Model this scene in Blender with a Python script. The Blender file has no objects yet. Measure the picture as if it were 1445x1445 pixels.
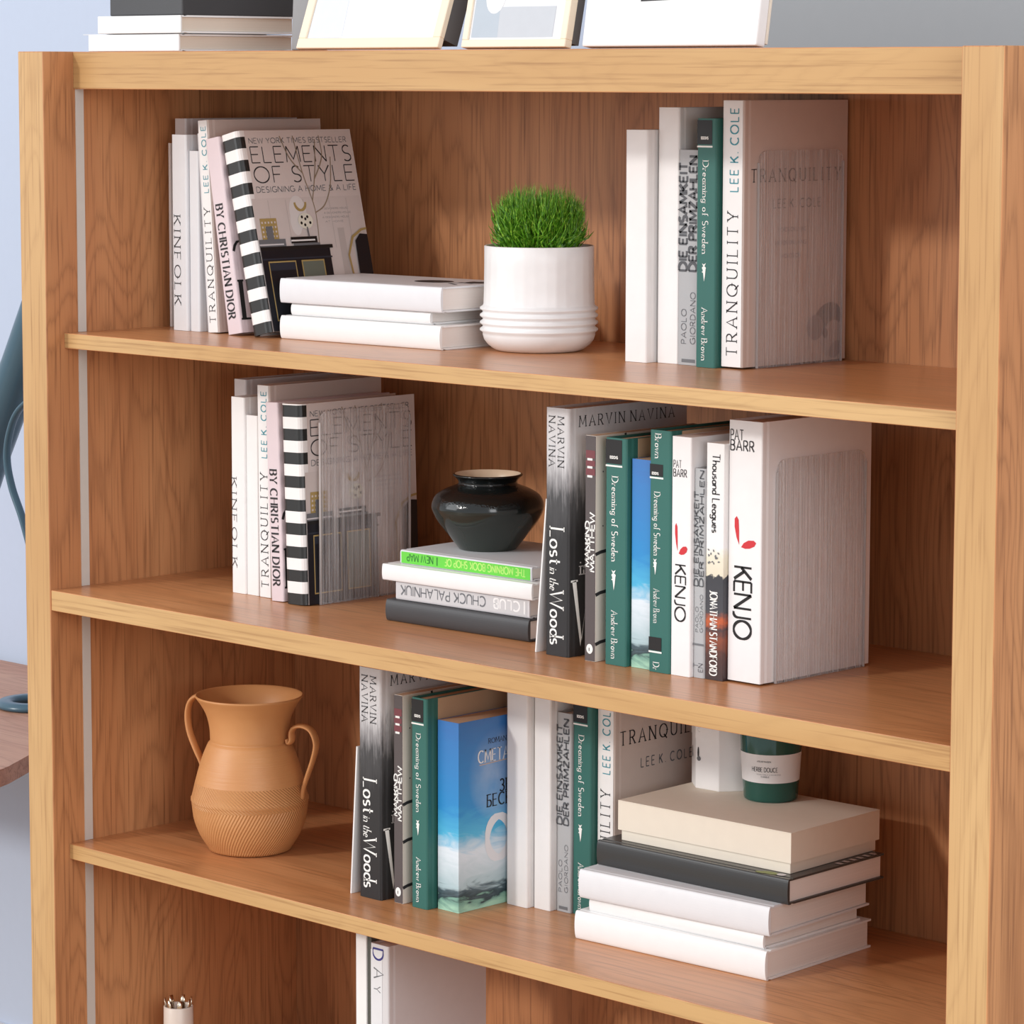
import bpy, bmesh, math, random
from mathutils import Vector, Matrix
R = math.radians
PI = math.pi
random.seed(7)
C = bpy.context.scene.collection
sc = bpy.context.scene
ZO = 1.42                       # height of the first (upper) shelf top above the floor

# ------------------------------------------------------------------ camera, light, exposure
cam_d = bpy.data.cameras.new('camera'); cam = bpy.data.objects.new('camera', cam_d); C.objects.link(cam)
sc.camera = cam
cam_d.sensor_width = 36; cam_d.sensor_fit = 'HORIZONTAL'
cam_d.lens = 4737.96 / 1445 * 36
cam_d.shift_x = (722.5 - 703.17) / 1445
cam_d.shift_y = (657.19 - 722.5) / 1445
cam_d.clip_start = 0.1
_ya, _pi, _ro = 0.7751, -0.1160, 0.0013
_fw = Vector((-math.sin(_ya) * math.cos(_pi), math.cos(_ya) * math.cos(_pi), math.sin(_pi)))
_r = Vector((math.cos(_ya), math.sin(_ya), 0)); _u = _r.cross(_fw)
_r2 = _r * math.cos(_ro) + _u * math.sin(_ro); _u2 = -_r * math.sin(_ro) + _u * math.cos(_ro)
M = Matrix.Identity(4)
for i in range(3):
    M[i][0] = _r2[i]; M[i][1] = _u2[i]; M[i][2] = -_fw[i]
M[0][3], M[1][3], M[2][3] = 3.5011, -2.7264, 0.3391 + ZO
cam.matrix_world = M

world = bpy.data.worlds.new('world'); sc.world = world; world.use_nodes = True
wn = world.node_tree.nodes; wl = world.node_tree.links
bgn = wn.get('Background') or wn.new('ShaderNodeBackground')
bgn.inputs[0].default_value = (0.93, 0.95, 1.0, 1); bgn.inputs[1].default_value = 0.88

def lamp(name, kind, loc, look, energy, color=(1, 1, 1), **kw):
    d = bpy.data.lights.new(name, kind); o = bpy.data.objects.new(name, d); C.objects.link(o)
    o.location = loc
    o.rotation_euler = (Vector(look) - Vector(loc)).to_track_quat('-Z', 'Y').to_euler()
    d.energy = energy; d.color = color
    for k, v in kw.items(): setattr(d, k, v)
    return o
lamp('sun', 'SUN', (-1.2, -4, 1.42 + 1.75), (0, 0, 1.42), 1.15, (1.0, 0.965, 0.92), angle=R(5.0))
lamp('window_light', 'AREA', (-1.5, -2.6, 2.3), (0.5, 0.2, 1.2), 30, (0.95, 0.98, 1.0), shape='RECTANGLE', size=1.8, size_y=1.7)
lamp('side_fill_light', 'AREA', (4.6, -1.9, 2.2), (0.5, 0.2, 1.1), 62, (0.97, 0.98, 1.0), shape='RECTANGLE', size=2.2, size_y=1.8)  # added fill light, no window known; lifts the right-facing sides
vs = sc.view_settings
vs.view_transform = 'Standard'; vs.look = 'None'; vs.gamma = 1; vs.use_curve_mapping = False; vs.exposure = 0.0

# ------------------------------------------------------------------ materials
def lin(c):
    def f(v):
        v /= 255.0
        return v / 12.92 if v <= 0.04045 else ((v + 0.055) / 1.055) ** 2.4
    return (f(c[0]), f(c[1]), f(c[2]), 1)
def newmat(name):
    m = bpy.data.materials.new(name); m.use_nodes = True
    nt = m.node_tree; b = nt.nodes['Principled BSDF']
    return m, nt, b
def N(nt, t, **kw):
    n = nt.nodes.new(t)
    for k, v in kw.items(): setattr(n, k, v)
    return n
MATS = {}
def plain(name, rgb, rough=0.6, spec=0.4, metal=0.0, noise=0.04, coat=0.0):
    """flat colour with a trace of procedural mottling"""
    if name in MATS: return MATS[name]
    m, nt, b = newmat(name)
    tc = N(nt, 'ShaderNodeTexCoord'); nz = N(nt, 'ShaderNodeTexNoise'); nz.inputs['Scale'].default_value = 60
    hs = N(nt, 'ShaderNodeMixRGB'); hs.blend_type = 'MULTIPLY'; hs.inputs[0].default_value = 1
    mr = N(nt, 'ShaderNodeMapRange'); mr.inputs['To Min'].default_value = 1 - noise; mr.inputs['To Max'].default_value = 1 + noise * .5
    nt.links.new(tc.outputs['Object'], nz.inputs['Vector']); nt.links.new(nz.outputs['Fac'], mr.inputs['Value'])
    hs.inputs[1].default_value = lin(rgb); nt.links.new(mr.outputs[0], hs.inputs[2])
    nt.links.new(hs.outputs[0], b.inputs['Base Color'])
    b.inputs['Roughness'].default_value = rough; b.inputs['Specular IOR Level'].default_value = spec
    b.inputs['Metallic'].default_value = metal; b.inputs['Coat Weight'].default_value = coat
    MATS[name] = m; return m
def wood(name, light, mid, dark, grain='z', rough=0.42, seed=0.0, fig=1.0):
    m, nt, b = newmat(name); L = nt.links.new
    tc = N(nt, 'ShaderNodeTexCoord'); mp = N(nt, 'ShaderNodeMapping')
    a, g = 1.0, 0.20
    mp.inputs['Scale'].default_value = (a, a, g) if grain == 'z' else (g, a, a)
    mp.inputs['Location'].default_value = (seed, seed * .7, seed * 1.3)
    L(tc.outputs['Object'], mp.inputs['Vector'])
    n1 = N(nt, 'ShaderNodeTexNoise'); n1.inputs['Scale'].default_value = 7.5; n1.inputs['Detail'].default_value = 2.2; n1.inputs['Roughness'].default_value = .45; n1.inputs['Distortion'].default_value = .35
    L(mp.outputs[0], n1.inputs['Vector'])
    mu = N(nt, 'ShaderNodeMath', operation='MULTIPLY'); mu.inputs[1].default_value = 19.0
    fr = N(nt, 'ShaderNodeMath', operation='PINGPONG'); fr.inputs[1].default_value = 0.5
    L(mu.outputs[0], fr.inputs[0])
    pw = N(nt, 'ShaderNodeMapRange'); pw.inputs['From Min'].default_value = 0; pw.inputs['From Max'].default_value = .5
    L(fr.outputs[0], pw.inputs['Value'])
    p2 = N(nt, 'ShaderNodeMath', operation='POWER'); p2.inputs[1].default_value = 3.0; L(pw.outputs[0], p2.inputs[0])
    mp2 = N(nt, 'ShaderNodeMapping'); mp2.inputs['Scale'].default_value = (260, 260, 6) if grain == 'z' else (6, 260, 260)
    L(tc.outputs['Object'], mp2.inputs['Vector'])
    n2 = N(nt, 'ShaderNodeTexNoise'); n2.inputs['Scale'].default_value = 1.0; n2.inputs['Detail'].default_value = 3
    L(mp2.outputs[0], n2.inputs['Vector'])
    mp3 = N(nt, 'ShaderNodeMapping'); mp3.inputs['Scale'].default_value = (9, 9, 1.2) if grain == 'z' else (1.2, 9, 9)
    L(tc.outputs['Object'], mp3.inputs['Vector'])
    n3 = N(nt, 'ShaderNodeTexNoise'); n3.inputs['Scale'].default_value = 1.0; n3.inputs['Detail'].default_value = 2
    L(mp3.outputs[0], n3.inputs['Vector'])
    jt = N(nt, 'ShaderNodeMath', operation='MULTIPLY_ADD'); jt.inputs[1].default_value = .045; L(n2.outputs['Fac'], jt.inputs[0]); L(n1.outputs['Fac'], jt.inputs[2]); L(jt.outputs[0], mu.inputs[0])
    # base tone from broad noise, bands and fibres
    m1 = N(nt, 'ShaderNodeMixRGB'); m1.inputs[1].default_value = lin(mid); m1.inputs[2].default_value = lin(light)
    r3 = N(nt, 'ShaderNodeMapRange'); r3.inputs['From Min'].default_value = .35; r3.inputs['From Max'].default_value = .65; L(n3.outputs['Fac'], r3.inputs['Value']); L(r3.outputs[0], m1.inputs[0])
    m2 = N(nt, 'ShaderNodeMixRGB'); m2.inputs[2].default_value = lin(dark); L(m1.outputs[0], m2.inputs[1])
    f2 = N(nt, 'ShaderNodeMath', operation='MULTIPLY'); f2.inputs[1].default_value = .34 * fig; L(p2.outputs[0], f2.inputs[0]); L(f2.outputs[0], m2.inputs[0])
    m3 = N(nt, 'ShaderNodeMixRGB'); m3.inputs[2].default_value = lin(dark); L(m2.outputs[0], m3.inputs[1])
    r2 = N(nt, 'ShaderNodeMapRange'); r2.inputs['From Min'].default_value = .52; r2.inputs['From Max'].default_value = .75; r2.inputs['To Max'].default_value = .62
    L(n2.outputs['Fac'], r2.inputs['Value']); L(r2.outputs[0], m3.inputs[0])
    L(m3.outputs[0], b.inputs['Base Color'])
    bp = N(nt, 'ShaderNodeBump'); bp.inputs['Strength'].default_value = .08; bp.inputs['Distance'].default_value = .0006
    L(n2.outputs['Fac'], bp.inputs['Height']); L(bp.outputs[0], b.inputs['Normal'])
    b.inputs['Roughness'].default_value = rough; b.inputs['Specular IOR Level'].default_value = .42
    return m
LIT_EDGE_Z = wood('oak_sunlit_edge_upright', (206, 168, 118), (192, 150, 100), (144, 102, 62), 'z', .5, 0.3, .5)  # same oak as the faces, sunlight on the edges mixed into the colour
LIT_EDGE_X = wood('oak_sunlit_edge_shelf', (206, 168, 116), (192, 150, 98), (144, 102, 60), 'x', .5, 1.3, .3)
FACE_Z = wood('oak_panel', (206, 148, 100), (190, 129, 84), (118, 72, 43), 'z', .5, 2.1, 1.0)
BACK_Z = wood('oak_back', (198, 140, 94), (178, 119, 77), (106, 64, 38), 'z', .5, 5.1, 1.0)
FACE_X = wood('oak_shelf_face', (210, 150, 102), (196, 132, 84), (134, 84, 50), 'x', .28, 3.2, .7)
DESK_W = wood('desk_oak', (196, 152, 128), (182, 134, 110), (130, 88, 66), 'x', .5, 4.4, .9)

def pages_mat(name, rgb, horiz='x'):
    """page block: fine striations along the leaf direction"""
    m, nt, b = newmat(name); L = nt.links.new
    tc = N(nt, 'ShaderNodeTexCoord'); mp = N(nt, 'ShaderNodeMapping'); mp.inputs['Scale'].default_value = (2600, 3, 3)
    L(tc.outputs['Object'], mp.inputs['Vector'])
    n = N(nt, 'ShaderNodeTexNoise'); n.inputs['Scale'].default_value = 1; n.inputs['Detail'].default_value = 1; L(mp.outputs[0], n.inputs['Vector'])
    mr = N(nt, 'ShaderNodeMapRange'); mr.inputs['To Min'].default_value = .84; mr.inputs['To Max'].default_value = 1.06; L(n.outputs['Fac'], mr.inputs['Value'])
    x = N(nt, 'ShaderNodeMixRGB'); x.blend_type = 'MULTIPLY'; x.inputs[0].default_value = 1; x.inputs[1].default_value = lin(rgb); L(mr.outputs[0], x.inputs[2])
    L(x.outputs[0], b.inputs['Base Color']); b.inputs['Roughness'].default_value = .8; b.inputs['Specular IOR Level'].default_value = .2
    return m
PG_W = pages_mat('white_pages', (236, 228, 222)); PG_T = pages_mat('tan_pages', (206, 176, 148)); PG_G = pages_mat('cream_pages', (226, 212, 196))

WHITE = plain('white_paper', (240, 239, 238), .45)
WHITE2 = plain('cool_white_paper', (226, 227, 230), .45)
WHITE_G = plain('grey_white_paper', (214, 212, 214), .5)
GREYC = plain('grey_cloth', (176, 178, 180), .55)
GREEN = plain('green_cloth', (50, 106, 98), .5)
GREEN_D = plain('dark_green_cloth', (38, 92, 84), .5)
TANB = plain('tan_board', (188, 158, 128), .7)
BLACK = plain('black_print', (28, 27, 28), .5)
INK = plain('dark_ink', (52, 50, 52), .6)
INKG = plain('grey_ink', (112, 114, 118), .6)
INKM = plain('slate_ink', (88, 90, 94), .6)
WINK = plain('white_ink', (240, 240, 236), .6)
TEAL = plain('teal_ink', (70, 150, 165), .6)
PINK = plain('pale_pink_cloth', (222, 206, 210), .5)
PINKC = plain('pale_pink_cover', (216, 204, 200), .5)
TAUPE = plain('pale_taupe_cover', (214, 200, 192), .5)
CHAR = plain('charcoal_cloth', (66, 66, 68), .38)
CHAR2 = plain('charcoal_gloss', (60, 60, 60), .25)
GREENL = plain('lime_green_print', (106, 208, 70), .45)
GREENP = plain('pale_lime_ink', (186, 232, 120), .5)
GREENK = plain('dark_green_ink', (44, 120, 44), .5)
RED = plain('red_print', (206, 50, 58), .5)
GOLD = plain('gold_print', (176, 152, 96), .5)
CREAM = plain('cream_board', (232, 222, 206), .6)
ALU = plain('brushed_strip', (206, 200, 192), .55)

def stripe_mat():
    m, nt, b = newmat('black_white_stripe_print'); L = nt.links.new
    tc = N(nt, 'ShaderNodeTexCoord'); sp = N(nt, 'ShaderNodeSeparateXYZ'); L(tc.outputs['Object'], sp.inputs[0])
    # stripes run along the spine only (first 8 mm of the cover depth)
    mu = N(nt, 'ShaderNodeMath', operation='MULTIPLY_ADD'); mu.inputs[1].default_value = 8.5 / .258; mu.inputs[2].default_value = .02; L(sp.outputs['Z'], mu.inputs[0])
    fr = N(nt, 'ShaderNodeMath', operation='FRACT'); L(mu.outputs[0], fr.inputs[0])
    lt = N(nt, 'ShaderNodeMath', operation='LESS_THAN'); lt.inputs[1].default_value = .5; L(fr.outputs[0], lt.inputs[0])
    yl = N(nt, 'ShaderNodeMath', operation='LESS_THAN'); yl.inputs[1].default_value = .012; L(sp.outputs['Y'], yl.inputs[0])
    am = N(nt, 'ShaderNodeMath', operation='MULTIPLY'); L(lt.outputs[0], am.inputs[0]); L(yl.outputs[0], am.inputs[1])
    base = N(nt, 'ShaderNodeMixRGB'); base.inputs[1].default_value = lin((220, 210, 206)); base.inputs[2].default_value = lin((240, 238, 236)); L(yl.outputs[0], base.inputs[0])
    mx = N(nt, 'ShaderNodeMixRGB'); L(base.outputs[0], mx.inputs[1]); mx.inputs[2].default_value = lin((36, 38, 38)); L(am.outputs[0], mx.inputs[0])
    L(mx.outputs[0], b.inputs['Base Color']); b.inputs['Roughness'].default_value = .4
    return m
STRIPE = stripe_mat()
def ramp(nt, stops):
    r = N(nt, 'ShaderNodeValToRGB'); e = r.color_ramp.elements
    while len(e) < len(stops): e.new(.5)
    for i, (p, c) in enumerate(stops): e[i].position = p; e[i].color = lin(c)
    return r
def forest_mat(h=.292):
    m, nt, b = newmat('misty_forest_print'); L = nt.links.new
    tc = N(nt, 'ShaderNodeTexCoord'); sp = N(nt, 'ShaderNodeSeparateXYZ'); L(tc.outputs['Object'], sp.inputs[0])
    mp = N(nt, 'ShaderNodeMapping'); mp.inputs['Scale'].default_value = (300, 190, 24); L(tc.outputs['Object'], mp.inputs[0])
    n = N(nt, 'ShaderNodeTexNoise'); n.inputs['Scale'].default_value = 1; n.inputs['Detail'].default_value = 5; n.inputs['Roughness'].default_value = .65; L(mp.outputs[0], n.inputs['Vector'])
    a = N(nt, 'ShaderNodeMath', operation='MULTIPLY_ADD'); a.inputs[1].default_value = .34; a.inputs[2].default_value = -.19; L(n.outputs['Fac'], a.inputs[0])
    z = N(nt, 'ShaderNodeMath', operation='MULTIPLY_ADD'); z.inputs[1].default_value = 1 / h; L(sp.outputs['Z'], z.inputs[0]); L(a.outputs[0], z.inputs[2])
    r = ramp(nt, [(0, (34, 34, 36)), (.45, (40, 40, 42)), (.60, (70, 70, 72)), (.70, (150, 148, 150)), (.80, (205, 204, 206)), (1, (214, 213, 215))]); L(z.outputs[0], r.inputs[0])
    L(r.outputs[0], b.inputs['Base Color']); b.inputs['Roughness'].default_value = .45
    return m
FOREST = forest_mat()
def sky_mat(h=.24):
    m, nt, b = newmat('blue_sky_sea_print'); L = nt.links.new
    tc = N(nt, 'ShaderNodeTexCoord'); sp = N(nt, 'ShaderNodeSeparateXYZ'); L(tc.outputs['Object'], sp.inputs[0])
    z = N(nt, 'ShaderNodeMath', operation='MULTIPLY'); z.inputs[1].default_value = 1 / h; L(sp.outputs['Z'], z.inputs[0])
    r = ramp(nt, [(0, (170, 215, 190)), (.045, (120, 165, 150)), (.06, (44, 62, 68)), (.10, (80, 100, 108)), (.13, (176, 200, 206)), (.30, (222, 232, 240)), (.40, (80, 180, 220)), (.55, (44, 140, 205)), (1, (62, 120, 190))]); 
    nz = N(nt, 'ShaderNodeTexNoise'); nz.inputs['Scale'].default_value = 20; nz.inputs['Detail'].default_value = 5; nz.inputs['Distortion'].default_value = 1.6
    mp = N(nt, 'ShaderNodeMapping'); mp.inputs['Scale'].default_value = (1, 1, 3.6); L(tc.outputs['Object'], mp.inputs[0]); L(mp.outputs[0], nz.inputs['Vector'])
    a = N(nt, 'ShaderNodeMath', operation='MULTIPLY_ADD'); a.inputs[1].default_value = .16; L(nz.outputs['Fac'], a.inputs[0]); a.inputs[2].default_value = -.08
    ad = N(nt, 'ShaderNodeMath', operation='ADD'); L(z.outputs[0], ad.inputs[0]); L(a.outputs[0], ad.inputs[1]); L(ad.outputs[0], r.inputs[0])
    # cloud on the upper cover
    n2 = N(nt, 'ShaderNodeTexNoise'); n2.inputs['Scale'].default_value = 9; n2.inputs['Detail'].default_value = 5; L(tc.outputs['Object'], n2.inputs['Vector'])
    v = N(nt, 'ShaderNodeVectorMath', operation='DISTANCE'); v.inputs[1].default_value = (.037, .078, .165); L(tc.outputs['Object'], v.inputs[0])
    mr = N(nt, 'ShaderNodeMapRange'); mr.inputs['From Min'].default_value = .018; mr.inputs['From Max'].default_value = .062; mr.inputs['To Min'].default_value = 1; mr.inputs['To Max'].default_value = 0; L(v.outputs['Value'], mr.inputs['Value'])
    c1 = N(nt, 'ShaderNodeMapRange'); c1.inputs['From Min'].default_value = .3; c1.inputs['From Max'].default_value = .6; L(n2.outputs['Fac'], c1.inputs['Value'])
    c2 = N(nt, 'ShaderNodeMath', operation='MULTIPLY'); L(mr.outputs[0], c2.inputs[0]); L(c1.outputs[0], c2.inputs[1])
    mx = N(nt, 'ShaderNodeMixRGB'); mx.inputs[2].default_value = lin((205, 215, 225)); L(c2.outputs[0], mx.inputs[0]); L(r.outputs[0], mx.inputs[1])
    L(mx.outputs[0], b.inputs['Base Color']); b.inputs['Roughness'].default_value = .35
    return m
SKYP = sky_mat()
def sunset_mat():
    m, nt, b = newmat('novel_spine_print'); L = nt.links.new
    tc = N(nt, 'ShaderNodeTexCoord'); sp = N(nt, 'ShaderNodeSeparateXYZ'); L(tc.outputs['Object'], sp.inputs[0])
    nz = N(nt, 'ShaderNodeTexNoise'); nz.inputs['Scale'].default_value = 140; nz.inputs['Detail'].default_value = 3; L(tc.outputs['Object'], nz.inputs['Vector'])
    a = N(nt, 'ShaderNodeMath', operation='MULTIPLY_ADD'); a.inputs[1].default_value = .07; a.inputs[2].default_value = -.035; L(nz.outputs['Fac'], a.inputs[0])
    z = N(nt, 'ShaderNodeMath', operation='MULTIPLY_ADD'); z.inputs[1].default_value = 1 / .269; L(sp.outputs['Z'], z.inputs[0]); L(a.outputs[0], z.inputs[2])
    r = ramp(nt, [(0, (56, 44, 44)), (.10, (78, 50, 46)), (.17, (140, 74, 50)), (.215, (74, 58, 60)), (.25, (190, 92, 50)), (.29, (70, 70, 76)), (.44, (58, 60, 66)), (.445, (226, 218, 196)), (.52, (232, 226, 206)), (.56, (238, 237, 236))]); L(z.outputs[0], r.inputs[0])
    L(r.outputs[0], b.inputs['Base Color']); b.inputs['Roughness'].default_value = .4
    return m
NOVEL = sunset_mat()

# ------------------------------------------------------------------ mesh helpers
def obj(name, bm, mats, parent=None, smooth=False, loc=None):
    me = bpy.data.meshes.new(name)
    bmesh.ops.recalc_face_normals(bm, faces=bm.faces)
    bm.to_mesh(me); bm.free()
    if not isinstance(mats, (list, tuple)): mats = [mats]
    for m in mats: me.materials.append(m)
    if smooth:
        for p in me.polygons: p.use_smooth = True
    o = bpy.data.objects.new(name, me); C.objects.link(o)
    if parent: o.parent = parent
    if loc: o.location = loc
    return o
def thing(name, label, cat, loc=(0, 0, 0), group=None, mat=None):
    o = bpy.data.objects.new(name, None); C.objects.link(o); o.empty_display_size = .02
    if mat is not None: o.matrix_world = mat
    else: o.location = loc
    o['label'] = label; o['category'] = cat
    if group: o['group'] = group
    return o
def tag(o, label, cat, group=None):
    o['label'] = label; o['category'] = cat
    if group: o['group'] = group
    return o
def bx(bm, x0, x1, y0, y1, z0, z1, mi=0, front=None, bev=0.0):
    vs = [bm.verts.new(p) for p in ((x0, y0, z0), (x1, y0, z0), (x1, y1, z0), (x0, y1, z0), (x0, y0, z1), (x1, y0, z1), (x1, y1, z1), (x0, y1, z1))]
    fs = []
    for k, idx in enumerate(((0, 3, 2, 1), (4, 5, 6, 7), (0, 1, 5, 4), (1, 2, 6, 5), (2, 3, 7, 6), (3, 0, 4, 7))):
        f = bm.faces.new([vs[i] for i in idx]); f.material_index = mi; fs.append(f)
    if front is not None: fs[2].material_index = front
    if bev:
        es = list({e for f in fs for e in f.edges})
        bmesh.ops.bevel(bm, geom=es, offset=bev, segments=2, affect='EDGES', profile=.5)
    return fs
def prism(bm, pts, z0, z1, mi=0):
    a = [bm.verts.new((p[0], p[1], z0)) for p in pts]; b = [bm.verts.new((p[0], p[1], z1)) for p in pts]
    n = len(pts)
    bm.faces.new(a[::-1]).material_index = mi; bm.faces.new(b).material_index = mi
    for i in range(n):
        bm.faces.new((a[i], a[(i + 1) % n], b[(i + 1) % n], b[i])).material_index = mi
def lathe(bm, prof, n=64, mi=0, cx=0, cy=0):
    rings = []
    for r, z in prof:
        if r < 1e-5: rings.append([bm.verts.new((cx, cy, z))])
        else: rings.append([bm.verts.new((cx + r * math.cos(2 * PI * i / n), cy + r * math.sin(2 * PI * i / n), z)) for i in range(n)])
    for a, b in zip(rings, rings[1:]):
        for i in range(n):
            j = (i + 1) % n
            if len(a) == 1 and len(b) == 1: continue
            if len(a) == 1: f = bm.faces.new((a[0], b[j], b[i]))
            elif len(b) == 1: f = bm.faces.new((a[i], a[j], b[0]))
            else: f = bm.faces.new((a[i], a[j], b[j], b[i]))
            f.material_index = mi
def catmull(pts, n=8):
    P = [Vector(p) for p in pts]; out = []
    for i in range(len(P) - 1):
        p0 = P[max(i - 1, 0)]; p1 = P[i]; p2 = P[i + 1]; p3 = P[min(i + 2, len(P) - 1)]
        for k in range(n):
            t = k / n
            out.append(.5 * ((2 * p1) + (-p0 + p2) * t + (2 * p0 - 5 * p1 + 4 * p2 - p3) * t * t + (-p0 + 3 * p1 - 3 * p2 + p3) * t ** 3))
    out.append(P[-1]); return out
def strap(bm, pts, side, wid, thk, n=14, mi=0):
    """sweep an ellipse (wid along 'side', thk across) along pts"""
    side = Vector(side).normalized(); rings = []
    for i, p in enumerate(pts):
        t = (pts[min(i + 1, len(pts) - 1)] - pts[max(i - 1, 0)]).normalized()
        nn = t.cross(side).normalized(); w = wid[i] if isinstance(wid, list) else wid; h = thk[i] if isinstance(thk, list) else thk
        rings.append([bm.verts.new(p + side * (w * math.cos(2 * PI * k / n)) + nn * (h * math.sin(2 * PI * k / n))) for k in range(n)])
    for a, b in zip(rings, rings[1:]):
        for k in range(n): bm.faces.new((a[k], a[(k + 1) % n], b[(k + 1) % n], b[k])).material_index = mi
    bm.faces.new(rings[0][::-1]).material_index = mi; bm.faces.new(rings[-1]).material_index = mi

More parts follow.
